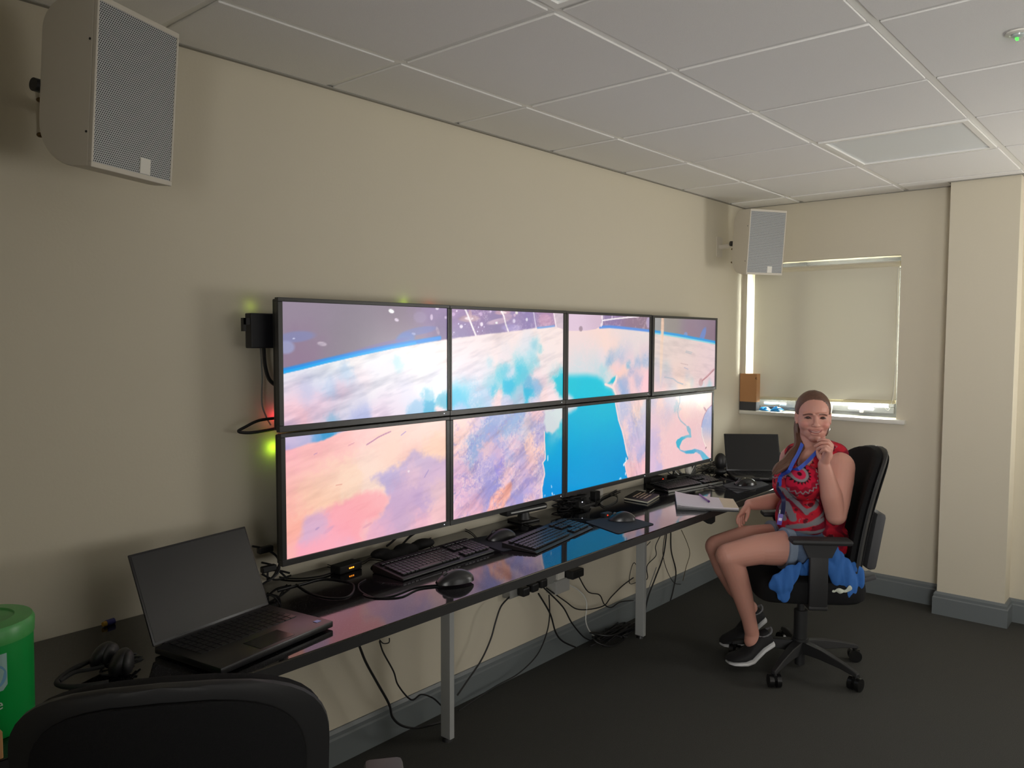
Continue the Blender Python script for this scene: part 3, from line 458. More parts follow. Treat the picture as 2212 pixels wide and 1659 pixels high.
def mouse(c,yaw,label,s=1,gloss=False):
    t=thing('computer_mouse',(c[0],c[1],c[2] if len(c)>2 else Z),label,'mouse','computer mice on the desk',rz=yaw)
    mb=MB(); n=18; m_=12; vs=[];
    for i in range(n+1):
        u=i/n; x=(u-.5)*.114*s; w_=.031*s*(math.sin(PI*min(1,max(.0,u*.94+.03)))**.42); h=.039*s*(math.sin(PI*(u*.9+.06)))**.6*(1.08-.25*u)
        for k in range(m_+1):
            a=PI*k/m_; vs.append((x,w_*math.cos(a)*(1-.1*math.sin(a)),.0015+h*math.sin(a)**.8))
    fs=[(i*(m_+1)+k,i*(m_+1)+k+1,(i+1)*(m_+1)+k+1,(i+1)*(m_+1)+k) for i in range(n) for k in range(m_)]
    fs+=[(i*(m_+1),(i+1)*(m_+1),(i+1)*(m_+1)+m_,i*(m_+1)+m_) for i in range(n)]
    fs+=[tuple(range(m_+1)),tuple(n*(m_+1)+k for k in range(m_,-1,-1))]
    mb.add(vs,fs).build('shell',mat('gloss_mouse_plastic',(16,16,17),.22) if gloss else mat('satin_black_plastic',(30,30,32),.3),t,True)
    MB().cyl((.030*s,-.0035,.0275*s),(.030*s,.0035,.0275*s),.008*s,n=16).build('scroll_wheel',mat('grey_rubber',(70,70,72),.5),t,True)
    return t
m1=(0.992,-0.472,0.715); m2=(1.506,-0.213,0.715); m3=(2.087,-0.393,0.715); m4=(3.225,-0.436,0.715)
PAD=mat('cloth_mouse_mat',(34,38,46),.85,bump=.2,bscale=900)
def pad(pts,label,th=.003):
    c=Vector((sum(p[0] for p in pts)/4,sum(p[1] for p in pts)/4,Z)); t=thing('mouse_mat',c,label,'mouse mat')
    pl=[]; P=[Vector((p[0],p[1])) for p in pts]
    for i in range(4):
        a,b_,d=P[i-1],P[i],P[(i+1)%4]; q0=b_+(a-b_).normalized()*.015; q1=b_+(d-b_).normalized()*.015
        for s in range(5): tt=s/4; pl.append(tuple((q0*(1-tt)**2+b_*2*tt*(1-tt)+q1*tt*tt)-Vector((c[0],c[1]))))
    MB().prism(pl,.0002,th).build('sheet',PAD,t,bev=.0008)
pad([(1.964,-0.286,0.712),(1.882,-0.508,0.712),(2.126,-0.532,0.712),(2.178,-0.326,0.712)],'dark blue mouse mat under the second mouse from the chair')
pad([(3.145,-0.342,0.712),(2.982,-0.502,0.712),(3.327,-0.527,0.712),(3.497,-0.354,0.712)],'dark grey mouse mat in front of the far laptop')
pad([(1.418,-0.117,0.712),(1.377,-0.334,0.712),(1.516,-0.363,0.712),(1.597,-0.152,0.712)],'black mouse mat between the two left keyboards')
mouse(m1,2.75,'foremost black mouse with its two cables, near the desk edge',1.08)
mouse((m2[0],m2[1],Z+.003),2.75,'black mouse standing above the middle keyboard',1.05)
mouse((m3[0],m3[1],Z+.003),2.3,'black mouse on the dark blue mat',1.0)
mouse((m4[0],m4[1],Z+.003),2.45,'glossy black mouse in front of the far laptop',1.05,True)
# laptops
def laptop(hc,yaw,w,d,tilt,h,label,th=.018,lift=.004):
    t=thing('laptop',(hc[0],hc[1],Z+lift),label,'laptop','open black laptops',rz=yaw)
    LB=mat('laptop_black',(26,26,28),.35,spec=.5)
    MB().box((0,-d/2,th/2),(w,d,th),bv=.004).build('base',LB,t,True)
    kb=MB()
    for r_ in range(6):
        for k in range(15): kb.box((-w*.42+(k+.5)*w*.84/15,-d*.10-r_*d*.085,th+.0008),(w*.84/15-.003,d*.085-.003,.002))
    o=kb.build('keys',KEY,t); o['kind']='stuff'
    MB().box((0,-d*.82,th+.0004),(w*.3,d*.26,.0012)).build('trackpad',mat('trackpad_black',(32,32,34),.25),t)
    R_=Matrix.Rotation(-tilt,3,'X'); s=R_@Vector((0,0,1)); o_=Vector((0,.004,th-.002))
    MB().box(o_+s*(h/2),(w,.006,h),M=R_,bv=.0025).build('lid',LB,t,True)
    nn=R_@Vector((0,-1,0))
    MB().box(o_+s*(h/2+.001)+nn*.0034,(w-.012,.0008,h-.014),M=R_).build('screen',mat('dark_laptop_screen',(16,16,17),.18,spec=.45),t)
    MB().box(o_+s*(h-.007)+nn*.0036,(.006,.0008,.004),M=R_).build('webcam',BLKG,t)
    MB().tube([(-w*.42,.006,th*.7),(w*.42,.006,th*.7)],.006,12).build('hinge',BLK,t,True)
    for sx in (-1,1):
        for sy in (-.06,-d+.03): MB().box((sx*(w/2-.03),sy,-lift/2),(.03,.01,lift),bv=0).build('foot',BLK,t)
    return t
l1=laptop((.277,-.288),math.radians(9.6),.366,.248,math.radians(24),.236,'open black laptop at the left end of the desk behind the near chair')
MB().box((.155,-.215,.0185),(.016,.014,.0008)).build('sticker',mat('blue_white_sticker',(120,160,235),.3),l1)
l2=laptop((3.585,-.325),math.radians(-52),.315,.225,math.radians(22),.222,'open black laptop in the far corner beside the woman')
MB().box((.0,-.2255,.012),(.05,.001,.004)).build('logo_plate',STEEL,l2)
for n,(x,y,_z) in enumerate(((3.459,-0.217,0.760),(3.807,-0.402,0.760))):
    t=thing('desktop_speaker',(x,y+.04,Z),['small rounded black speaker half hidden left of the far laptop','small rounded black speaker half hidden between the far laptop and the woman'][n],'speaker')
    MB().ell((0,0,.075),(.032,.035,.05)).build('body',BLK,t,True); MB().ell((0,0,.02),(.035,.038,.0199)).build('foot',BLK,t,True)
# notepad with purple pen
c=(2.634,-0.521,0.735)
np_=thing('notepad',(c[0],c[1],Z),'white paper notepad folded open with a purple pen on it','notepad')
def slab(corn,z0_,z1_,name,m,parent,bev=0):
    return MB().prism([(p[0],p[1]) for p in corn],z0_,z1_).build(name,m,parent,world=True,bev=bev)
q=[(2.689,-0.313,0.742),(2.448,-0.457,0.742),(2.581,-0.698,0.742),(2.752,-0.590,0.742)]
def quadsheet(q,z0_,z1_,name,m,parent,curl=0):
    # page stack that is thicker along its folded left side
    A,B_,C_,D_=[Vector((p[0],p[1],0)) for p in q]; N=14; vs=[]
    for i in range(N+1):
        u=i/N; a=A.lerp(D_,u); b_=B_.lerp(C_,u); k=curl*math.exp(-u*5)
        for zz in (z0_,z1_+k): vs+=[a+Vector((0,0,zz)),b_+Vector((0,0,zz))]
    fs=[]
    for i in range(N):
        o_=i*4; p=o_+4; fs+=[(o_,p,p+1,o_+1),(o_+2,o_+3,p+3,p+2),(o_,o_+2,p+2,p),(o_+1,p+1,p+3,o_+3)]
    fs+=[(0,1,3,2),(N*4,N*4+2,N*4+3,N*4+1)]
    return MB().add(vs,fs).build(name,m,parent,world=True,smooth=True)
PAPER=mat('white_paper',(222,214,220),.8)
quadsheet(q,Z+.001,Z+.008,'cover',BLK,np_,.004)
quadsheet(q,Z+.0085,Z+.014,'lower_pages',mat('grey_page_edges',(150,148,150),.8),np_,.008)
quadsheet(q,Z+.0145,Z+.020,'page',PAPER,np_,.012)
qq=[Vector(p) for p in q]; q2=[qq[0].lerp(qq[3],.76),qq[1].lerp(qq[2],.76),qq[2],qq[3]]
quadsheet([(p.x,p.y) for p in q2],Z+.0203,Z+.0212,'card',mat('cream_card',(214,198,170),.8),np_,0)
pp=[(2.718,-0.431,0.737),(2.605,-0.535,0.737)]
pen=thing('pen',pp[0],'purple pen lying on the white notepad','pen')
MB().tube([pp[0],pp[1]],[.0035,.0042],12).build('barrel',mat('purple_plastic',(120,50,150),.3),pen,True,world=True)
d=(Vector(pp[1])-Vector(pp[0])).normalized(); MB().tube([Vector(pp[1]),Vector(pp[1])+d*.012],[.0055,.005],12).build('cap',mat('dark_purple_plastic',(80,30,110),.3),pen,True,world=True)
# black book with gold writing
q=[(2.473,-0.156,0.728),(2.463,-0.294,0.728),(2.649,-0.250,0.728),(2.667,-0.108,0.728)]
bk=thing('book',(q[0][0],q[0][1],Z),'thick black hardback book with pale scrawled lettering on its cover','book')
slab(q,Z+.0005,Z+.003,'back_cover',BLK,bk); slab([tuple(Vector(p).lerp(Vector(q[3]),.02)) for p in q],Z+.003,Z+.011,'pages',mat('cream_pages',(220,212,190),.8),bk); slab(q,Z+.011,Z+.0135,'front_cover',BLK,bk,.0008)
A,B_,C_,D_=[Vector((p[0],p[1],Z+.0139)) for p in q]; mb=MB(); rg=random.Random(5)
for l in range(4):
    u=.2
    while u<.8:
        du=rg.uniform(.03,.12); v=.25+l*.15
        P=lambda u_,v_: A.lerp(B_,v_).lerp(D_.lerp(C_,v_),u_)
        mb.add([P(u,v),P(u+du,v),P(u+du,v+.07),P(u,v+.07)],[(0,1,2,3)]); u+=du+.03
o=mb.build('lettering',mat('gold_print',(225,200,170),.4),bk,world=True); o['kind']='stuff'
# motion bar / stand device under monitor 2
t=thing('sensor_bar',(1.842,-0.044,0.710),'black sensor bar with a silver strip on a low stand under the monitors','sensor')
a,b_=(1.693,-0.062,0.762),(1.925,-0.086,0.762)
ax=(Vector(b_)-Vector(a)); L=.245; cen=(Vector(a)+Vector(b_))/2; yaw=math.atan2(ax.y,ax.x)
R_=Matrix.Rotation(yaw,3,'Z')
MB().box(cen,(L,.055,.028),M=R_,bv=.010).build('housing',BLKM,t,True,world=True)
MB().box(cen+R_@Vector((.005,-.0285,.001)),(L*.86,.003,.006),M=R_).build('silver_strip',mat('silver_strip',(190,190,188),.4),t,world=True)
MB().tube([cen-Vector((0,0,.012)),(cen.x,cen.y,Z+.01)],[.022,.03],16).build('neck',BLK,t,True,world=True)
MB().box((cen.x,cen.y,Z+.005),(.11,.09,.01),M=R_,bv=.003).build('base',BLK,t,world=True)
# small devices
def device(name,c,size,yaw,label,cat,leds=()):
    t=thing(name,(c[0],c[1],Z),label,cat,rz=yaw)
    MB().box((0,0,size[2]/2+.0005),size,bv=.004).build('case',BLKM,t)
    for (x,y,z,m) in leds: MB().box((x,y,z),(.004,.003,.004)).build('led',m,t)
    return t
device('usb_hub',(0.854,-0.093,0.720),(.10,.05,.026),.1,'black hub with a row of amber lights left of the wedge keyboard','hub',((-.008,-.0255,.014,LED_A),(0,-.0255,.014,LED_A),(.008,-.0255,.014,LED_A)))
device('network_box',(2.969,-0.006,0.720),(.12,.10,.035),-.1,'black box with one red light below the third column of monitors','network box',((.045,-.0505,.02,LED_R),))
device('power_brick',(3.124,-0.093,0.720),(.12,.07,.032),-.15,'black box with one amber light behind the far keyboard','power supply',((-.045,-.0355,.02,LED_A),))
device('power_brick',(2.107,-0.300,0.720),(.05,.03,.02),-.1,'tiny black switch with a glowing red light beside the blue mouse mat','switch',((-.01,-.0155,.012,LED_R),))
# dark soft pouch behind wedge keyboard
mb=MB(); c=(1.109,-0.102,0.730)
for i in range(12): a=random.uniform(0,6.3); r_=random.uniform(0,.08); mb.ell((c[0]+r_*math.cos(a)*1.5,c[1]+r_*math.sin(a)*.5,Z+.018+random.uniform(-.003,.008)),(.045,.03,.017),nu=12,nv=8)
me=remeshed(mb,.005,6); t=thing('soft_pouch',(c[0],c[1],Z),'crumpled black cloth pouch behind the wedge keyboard','pouch'); me.transform(Matrix.Translation((-c[0],-c[1],-Z)))
mesh_obj('cloth',me,mat('black_cloth',(22,20,21),.9,bump=.5,bscale=200),t,True)
t=thing('cable_bundle',(2.175,-0.087,0.720),'tangled bundle of black cables and plugs with a white light under the third monitor','cable'); c=Vector((2.168,-0.079,0.720)); rg=random.Random(11)
for k in range(9):
    pts=[c+Vector((rg.uniform(-.12,.12),rg.uniform(-.05,.05),rg.uniform(-.004,.05))) for _ in range(6)]
    cable('loop',pts,.003,CABLE,t)
for k in range(5): MB().box(c+Vector((rg.uniform(-.1,.1),rg.uniform(-.04,.04),rg.uniform(.005,.03))),(.05,.02,.018),rz=rg.uniform(0,3),bv=.003).build('plug',BLKM,t,world=True)
MB().box(c+Vector((-.02,-.06,.028)),(.004,.004,.004)).build('led',LED_W,t,world=True)
MB().box(c+Vector((-.02,-.05,.02)),(.05,.02,.025)).build('adapter',BLKM,t,world=True)
# wall socket
t=thing('wall_socket',(2.28,0,.79),'white double wall socket with a black plug behind the desk','socket')
s=(2.435,-0.010,0.723)
MB().b2((s[0]-.07,-.012,s[2]-.04),(s[0]+.07,0,s[2]+.04),bv=.002).build('plate',WHITE,t,world=True); MB().b2((s[0]-.05,-.05,s[2]-.02),(s[0]-.01,-.012,s[2]+.025),bv=.004).build('plug',BLK,t,world=True)
# cables lying on the desk: name, pixel-free world points
def desk_cable(pts,label,r=.0022,m=None):
    t=cable('cable',pts,r,m or CABLE); tag(t,label,'cable'); return t
desk_cable([(0.957,-0.450,0.712),(0.885,-0.410,0.712),(0.783,-0.417,0.712),(0.732,-0.392,0.713),(0.743,-0.312,0.712),(0.782,-0.251,0.712),(0.828,-0.229,0.712)],'thin mouse cable looping left from the foremost mouse')
desk_cable([(0.944,-0.463,0.712),(0.877,-0.429,0.712),(0.796,-0.445,0.712),(0.753,-0.421,0.712),(0.726,-0.378,0.712),(0.726,-0.345,0.713)],'second thin cable running beside the foremost mouse cable')
desk_cable([(0.651,-0.102,0.712),(0.629,-0.209,0.712),(0.640,-0.287,0.712),(0.682,-0.322,0.712),(0.743,-0.277,0.712),(0.775,-0.213,0.712),(0.744,-0.120,0.712),(0.661,-0.113,0.712),(0.578,-0.111,0.712)],'coiled black cable on the desk right of the near laptop',.003)
desk_cable([(0.679,0.087,0.714),(0.656,0.010,0.714),(0.682,-0.056,0.714),(0.746,-0.092,0.714),(0.805,-0.088,0.714)],'black cable running behind the near laptop to the hub',.003)
desk_cable([(0.853,0.057,0.714),(0.851,-0.026,0.714),(0.938,-0.066,0.714),(0.997,-0.044,0.714),(1.018,-0.095,0.714)],'thin black cable curving above the amber lit hub',.0015)
desk_cable([(1.282,0.026,0.714),(1.252,-0.096,0.714),(1.210,-0.165,0.714)],'black cable dropping from the left monitors to the wedge keyboard')
desk_cable([(1.291,-0.017,0.714),(1.407,0.027,0.714),(1.459,0.014,0.714),(1.524,0.012,0.714),(1.502,-0.057,0.714),(1.452,-0.135,0.714)],'black cable arching behind the wedge keyboard',.002)
desk_cable([(1.920,-0.175,0.712),(1.981,-0.217,0.712),(2.020,-0.287,0.712),(2.076,-0.297,0.712),(2.135,-0.281,0.712)],'black cable running left from the mouse mat')
desk_cable([(1.763,-0.110,0.714),(1.738,-0.206,0.714),(1.726,-0.264,0.714)],'cable from the sensor bar to the middle keyboard')
desk_cable([(2.324,-0.101,0.714),(2.558,-0.024,0.714),(2.838,0.045,0.714),(2.965,0.006,0.714),(2.955,-0.086,0.714)],'black cable running right from the cable bundle',.0025)
desk_cable([(2.280,-0.131,0.714),(2.466,-0.044,0.714),(2.543,-0.061,0.714),(2.413,-0.152,0.714),(2.268,-0.179,0.714),(2.381,-0.083,0.714),(2.641,-0.025,0.714)],'knotted cable loops between the socket and the book',.0022)
desk_cable([(2.664,-0.176,0.716),(2.795,-0.138,0.716),(2.937,-0.102,0.716),(2.986,-0.116,0.716)],'white cable running from the book to the network box',.002,WCABLE)
desk_cable([(3.272,-0.023,0.716),(3.150,-0.175,0.716),(3.067,-0.327,0.716),(3.088,-0.448,0.716),(3.096,-0.550,0.716)],'black cable crossing the desk in front of the far keyboard',.0022)
desk_cable([(2.975,-0.321,0.716),(3.020,-0.429,0.716),(3.045,-0.493,0.716),(3.072,-0.561,0.716)],'short parallel cable ending near the far mouse mat',.0018)
desk_cable([(3.183,-0.429,0.725),(3.227,-0.377,0.725),(3.250,-0.318,0.725),(3.307,-0.252,0.725)],'cable of the glossy mouse curving up past the far laptop',.0018)
t=thing('cable_bundle',(3.609,-0.070,0.720),'nest of thin black cables behind the far keyboard','cable'); c=Vector((3.606,-0.072,0.715)); rg=random.Random(4)
for k in range(8): cable('loop',[c+Vector((rg.uniform(-.13,.13),rg.uniform(-.07,.07),rg.uniform(0,.03))) for _ in range(7)],.002,CABLE,t)
t=thing('cable_bundle',(3.394,0.044,0.720),'black and white cables hanging out below the last column of monitors','cable')
for k,(pts,m) in enumerate((([(2.995,-0.090,0.780),(3.036,-0.090,0.757),(3.108,-0.090,0.735),(3.202,-0.090,0.725)],CABLE),([(3.071,-0.090,0.778),(3.149,-0.090,0.734),(3.245,-0.090,0.725),(3.309,-0.090,0.772)],WCABLE),([(3.107,-0.090,0.779),(3.191,-0.090,0.734),(3.288,-0.090,0.735),(3.331,-0.090,0.772)],GREYCABLE),([(3.055,-0.090,0.785),(3.077,-0.090,0.746)],CABLE),([(3.096,-0.090,0.780),(3.056,-0.090,0.749)],CABLE))): cable('loop',pts,.003,m,t)
MB().ell((3.257,-0.080,0.756),(.02,.02,.035)).build('plug',WHITE,t,True,world=True)
t=thing('cable_bundle',(0.650,0.027,0.720),'black cables hanging down the wall beside the near laptop','cable')
for pts in ([(0.524,-0.060,0.853),(0.572,-0.060,0.833),(0.612,-0.060,0.798),(0.615,-0.060,0.753),(0.578,-0.060,0.731)],[(0.561,-0.050,0.792),(0.602,-0.050,0.773),(0.635,-0.050,0.739),(0.652,-0.050,0.720)],[(0.562,-0.050,0.767),(0.618,-0.050,0.754),(0.661,-0.050,0.736)],[(0.555,-0.060,0.726),(0.595,-0.060,0.742),(0.621,-0.060,0.781)],[(0.562,-0.050,0.755),(0.609,-0.050,0.726),(0.666,-0.050,0.727)],[(0.582,-0.050,0.758),(0.581,-0.050,0.729)]): cable('loop',pts,.0035,CABLE,t)
for px_ in [(0.568,-0.060,0.834),(0.579,-0.060,0.771)]: MB().box(px_,(.05,.02,.02),bv=.004).build('plug',BLK,t,world=True)
cable('loop',[(1.213,-0.050,0.767),(1.178,-0.050,0.756),(1.144,-0.050,0.736)],.004,CABLE,t); cable('loop',[(1.122,-0.050,0.770),(1.089,-0.050,0.752),(1.067,-0.050,0.743)],.004,CABLE,t)
# mini computer and loops on the wall
t=thing('mini_computer',(0.581,-0.050,1.516),'black mini computer sticking out left of the monitor wall','computer')
a=(0.514,-0.090,1.569); b_=(0.604,-0.090,1.463)
MB().b2((a[0],-.09,b_[2]),(b_[0]+.03,-.055,a[2]),bv=.003).build('case',mat('blue_black_plastic',(22,22,28),.5),t,world=True)
MB().b2((a[0]-.022,-.085,a[2]-.035),(a[0],-.07,a[2]-.015)).b2((a[0]-.022,-.085,a[2]-.055),(a[0]-.014,-.07,a[2]-.015)).build('clip',BLK,t,world=True)
cable('power_lead',[(0.574,-0.060,1.463),(0.578,-0.060,1.408),(0.592,-0.060,1.365),(0.621,-0.060,1.342)],.006,CABLE,t); cable('thin_lead',[(0.575,-0.040,1.462),(0.579,-0.040,1.379),(0.577,-0.040,1.292),(0.591,-0.040,1.248),(0.607,-0.040,1.220)],.0025,GREYCABLE,t)
desk_cable([(0.620,-0.060,1.243),(0.554,-0.060,1.240),(0.507,-0.060,1.224),(0.484,-0.060,1.212),(0.522,-0.060,1.205),(0.578,-0.060,1.207),(0.619,-0.060,1.211)],'thick black cable loop poking out left of the monitor wall',.005)
for n,(p_,col,e) in enumerate((((0.637,-0.020,1.142),(.55,1,.02),.045),((0.642,-0.020,1.243),(1,.05,.08),.03),((0.566,-0.020,1.594),(.7,1,.05),.006),((1.199,-0.020,1.623),(.6,1,.02),.010),((1.328,-0.020,1.610),(1,.1,.05),.012))):
    l=bpy.data.lights.new('status_light','POINT'); l.energy=e; l.color=col; l.shadow_soft_size=.004; o=bpy.data.objects.new('status_light',l); COL.objects.link(o); o.location=p_
# under-desk power boxes and cables
t=thing('power_strip',(1.880,-0.040,0.381),'row of black plugs in a grey trunking under the desk','power strip')
a=(1.754,-0.020,0.367); b_=(2.079,-0.020,0.405)
MB().b2((a[0],-.045,a[2]+.005),(b_[0],0,a[2]+.06),bv=.003).build('trunking',mat('grey_trunking',(140,140,136),.5),t,world=True)
for k in range(3): x=a[0]+.045+k*.062; MB().b2((x,-.085,a[2]+.01+k*.004),(x+.046,-.045,a[2]+.05+k*.004),bv=.008).build('plug',BLK,t,world=True)
t=thing('junction_box',(2.112,-0.030,0.345),'pale grey square box on the wall under the desk','box')
a=(2.060,-0.030,0.318); b_=(2.155,-0.030,0.381)
MB().b2((a[0],-.06,a[2]),(b_[0]+.01,0,b_[2]),bv=.003).build('cover',mat('light_grey_box',(170,170,166),.5),t,world=True)
MB().b2((a[0]-.01,-.03,b_[2]),(a[0]+.03,0,DT-.04)).build('conduit',mat('light_grey_box',(170,170,166),.5),t,world=True)
t=thing('power_adapter',(2.200,-0.050,0.390),'black square power adapter high under the desk','adapter'); c=(2.187,-0.060,0.396)
MB().box(c,(.09,.07,.04),bv=.006).build('case',BLK,t,world=True); MB().b2((c[0]-.10,-.05,c[2]-.025),(c[0]-.05,0,c[2]+.025)).build('socket_plate',WHITE,t,world=True)
def hang(pts,label,r=.003,m=None): t=cable('cable',pts,r,m or CABLE); tag(t,label,'cable','cables hanging under the desk')
hang([(0.885,-0.120,0.448),(0.912,-0.120,0.383),(0.956,-0.120,0.303),(1.014,-0.120,0.199),(1.031,-0.120,0.143),(1.078,-0.120,0.094),(1.157,-0.120,0.057),(1.271,-0.120,0.036)],'thick cable hanging left of the nearest desk leg and sagging to the floor',.0045)
hang([(0.990,-0.100,0.428),(1.007,-0.100,0.381),(1.053,-0.100,0.299),(1.075,-0.100,0.240),(1.137,-0.100,0.164),(1.187,-0.100,0.167),(1.247,-0.100,0.132),(1.290,-0.100,0.088)],'thinner wavy cable hanging just left of the nearest desk leg')
hang([(0.908,-0.200,0.482),(0.924,-0.200,0.465),(0.948,-0.200,0.461),(0.950,-0.200,0.476)],'tiny cable loop under the desk front left of the nearest leg',.002)
hang([(1.710,-0.080,0.402),(1.657,-0.080,0.375),(1.622,-0.080,0.316),(1.594,-0.080,0.255),(1.538,-0.080,0.185),(1.456,-0.080,0.125),(1.398,-0.080,0.084)],'cable falling from the plugs left towards the nearest desk leg',.0035)
hang([(1.982,-0.080,0.344),(1.987,-0.080,0.248),(1.964,-0.080,0.169),(1.898,-0.080,0.093),(1.772,-0.080,0.051),(1.637,-0.080,0.045),(1.524,-0.080,0.035),(1.404,-0.080,0.020)],'long cable curving down from the plugs to the skirting',.003)
hang([(1.906,-0.080,0.369),(1.990,-0.080,0.257),(2.032,-0.080,0.160),(2.085,-0.080,0.102),(2.186,-0.080,0.043)],'cable dropping steeply from the plugs to the floor',.004)
hang([(1.945,-0.080,0.385),(2.083,-0.080,0.265),(2.155,-0.080,0.169),(2.249,-0.080,0.076),(2.326,-0.080,0.031)],'cable slanting right from the plugs down to the carpet',.0035)
hang([(2.000,-0.050,0.365),(2.140,-0.050,0.270),(2.232,-0.050,0.208),(2.347,-0.050,0.176),(2.467,-0.050,0.164),(2.528,-0.050,0.191),(2.634,-0.050,0.225),(2.736,-0.050,0.243)],'cable swinging right from the plugs to behind the second leg')
hang([(2.249,-0.050,0.362),(2.326,-0.050,0.269),(2.425,-0.050,0.228),(2.467,-0.050,0.171),(2.529,-0.050,0.138),(2.614,-0.050,0.145),(2.738,-0.050,0.121)],'cable from the square adapter zigzagging right to the second leg')
hang([(2.139,-0.050,0.354),(2.250,-0.050,0.294),(2.315,-0.050,0.221),(2.313,-0.050,0.119),(2.389,-0.050,0.028),(2.554,-0.050,-0.051),(2.706,-0.050,-0.056)],'white cable looping down to the carpet left of the second leg',.003,WCABLE)
hang([(2.904,-0.050,0.402),(2.811,-0.050,0.345),(2.852,-0.050,0.186),(2.743,-0.050,0.322),(2.700,-0.050,0.221),(2.837,-0.050,0.214)],'hidden kinked cable behind the second desk leg',.002)
hang([(2.981,-0.070,0.429),(2.924,-0.070,0.376),(2.930,-0.070,0.324),(2.840,-0.070,0.288),(2.846,-0.070,0.221),(2.805,-0.070,0.213)],'wavy thin cable just right of the second desk leg',.0025)
hang([(3.040,-0.070,0.430),(3.009,-0.070,0.308),(2.923,-0.070,0.198),(2.854,-0.070,0.114),(2.819,-0.070,0.022),(2.802,-0.070,-0.048)],'thick black cable right of the second desk leg',.004)
hang([(3.086,-0.070,0.422),(3.094,-0.070,0.316),(3.150,-0.070,0.186),(3.122,-0.070,0.087),(3.092,-0.070,0.033)],'thick cable ending at the skirting, third right of the second leg',.004)
hang([(3.025,-0.070,0.433),(3.003,-0.070,0.322),(3.046,-0.070,0.222),(3.126,-0.070,0.131),(3.206,-0.070,0.101)],'thin dark cable crossing the thick ones right of the second leg',.002)
hang([(3.206,-0.070,0.413),(3.280,-0.070,0.319),(3.309,-0.070,0.253),(3.268,-0.070,0.186),(3.232,-0.070,0.114)],'yellowish thin cable hanging nearest to the woman\'s knees',.002,mat('brown_cable',(70,60,30),.5))
hang([(2.885,-0.100,0.276),(2.812,-0.100,0.181),(2.767,-0.100,0.117),(2.741,-0.100,0.050)],'grey-white cable running down beside the second desk leg',.0025,GREYCABLE)
t=thing('cable_heap',(2.565,-0.084,0.010),'dark heap of cable on the carpet behind the second leg','cable'); rg=random.Random(9); c=Vector((2.530,-0.093,0.010))
for k in range(7): cable('loop',[c+Vector((rg.uniform(-.25,.15),rg.uniform(-.06,.05),rg.uniform(.0,.05))) for _ in range(7)],.004,CABLE,t)
# left end of the desk
t=thing('wipes_tub',(-.297,-.42,Z),'green plastic tub of wipes with a lid at the left end of the desk','tub')
GRN=mat('green_tub_plastic',(0,150,62),.4)
MB().lathe([(.085,.001),(.09,.01),(.092,.190),(.088,.191)],(0,0,0),40).build('body',GRN,t,True)
MB().lathe([(.094,.188),(.095,.214),(.091,.222),(.06,.225),(.058,.222)],(0,0,0),40).build('lid',mat('green_lid',(70,160,80),.35),t,True)
lb=MB(); vs=[];  # curved paper label
for k in range(9):
    a=-2.1+k*.092; 
    for z in ((.10,.172) if k<8 else (.11,.172)): vs.append((.0928*math.cos(a),.0928*math.sin(a),z))
lb.add(vs,[(2*k,2*k+2,2*k+3,2*k+1) for k in range(8)]).build('label',mat('pale_label',(150,185,180),.6),t)
lb=MB(); lb.add([(.0933*math.cos(-1.62+.24*math.cos(a)),.0933*math.sin(-1.62+.24*math.cos(a)),.13+.024*math.sin(a)) for a in [i*PI/12 for i in range(24)]],[tuple(range(24))]).build('label_motif',mat('pale_blue_print',(110,160,190),.6),t)
def textmesh(s,size,name,m,parent,M):
    cu=bpy.data.curves.new('t','FONT'); cu.body=s; cu.size=size; cu.extrude=.0003; o=bpy.data.objects.new('t',cu); COL.objects.link(o)
    dg=bpy.context.evaluated_depsgraph_get(); me=bpy.data.meshes.new_from_object(o.evaluated_get(dg)); bpy.data.objects.remove(o); me.transform(M); return mesh_obj(name,me,m,parent)
a=-1.62; textmesh('e',.03,'lettering',mat('white_print',(190,210,195),.5),t,Matrix.Translation((.0935*math.cos(a),.0935*math.sin(a),.065))@Matrix.Rotation(a+PI/2,4,'Z')@Matrix.Rotation(PI/2,4,'X'))
t=thing('cardboard_box',(-.365,-.54,Z),'small tan cardboard box corner below the green tub','box')
MB().box((0,-.01,.026),(.11,.07,.052),bv=.002).build('carton',mat('tan_cardboard',(190,140,90),.8),t)
t=thing('marker_pen',(0.104,-0.037,0.720),'short blue marker pen with a yellow tip against the wall','pen')
a,b_=Vector((0.124,-0.020,0.718)),Vector((0.092,-0.026,0.718)); m_=b_.lerp(a,.3)
MB().tube([m_,a],.0085,14).build('barrel',mat('blue_pen_plastic',(66,66,130),.4),t,True,world=True); MB().tube([b_,m_],[.006,.0075],14).build('tip',mat('yellow_pen_tip',(190,150,60),.4),t,True,world=True)
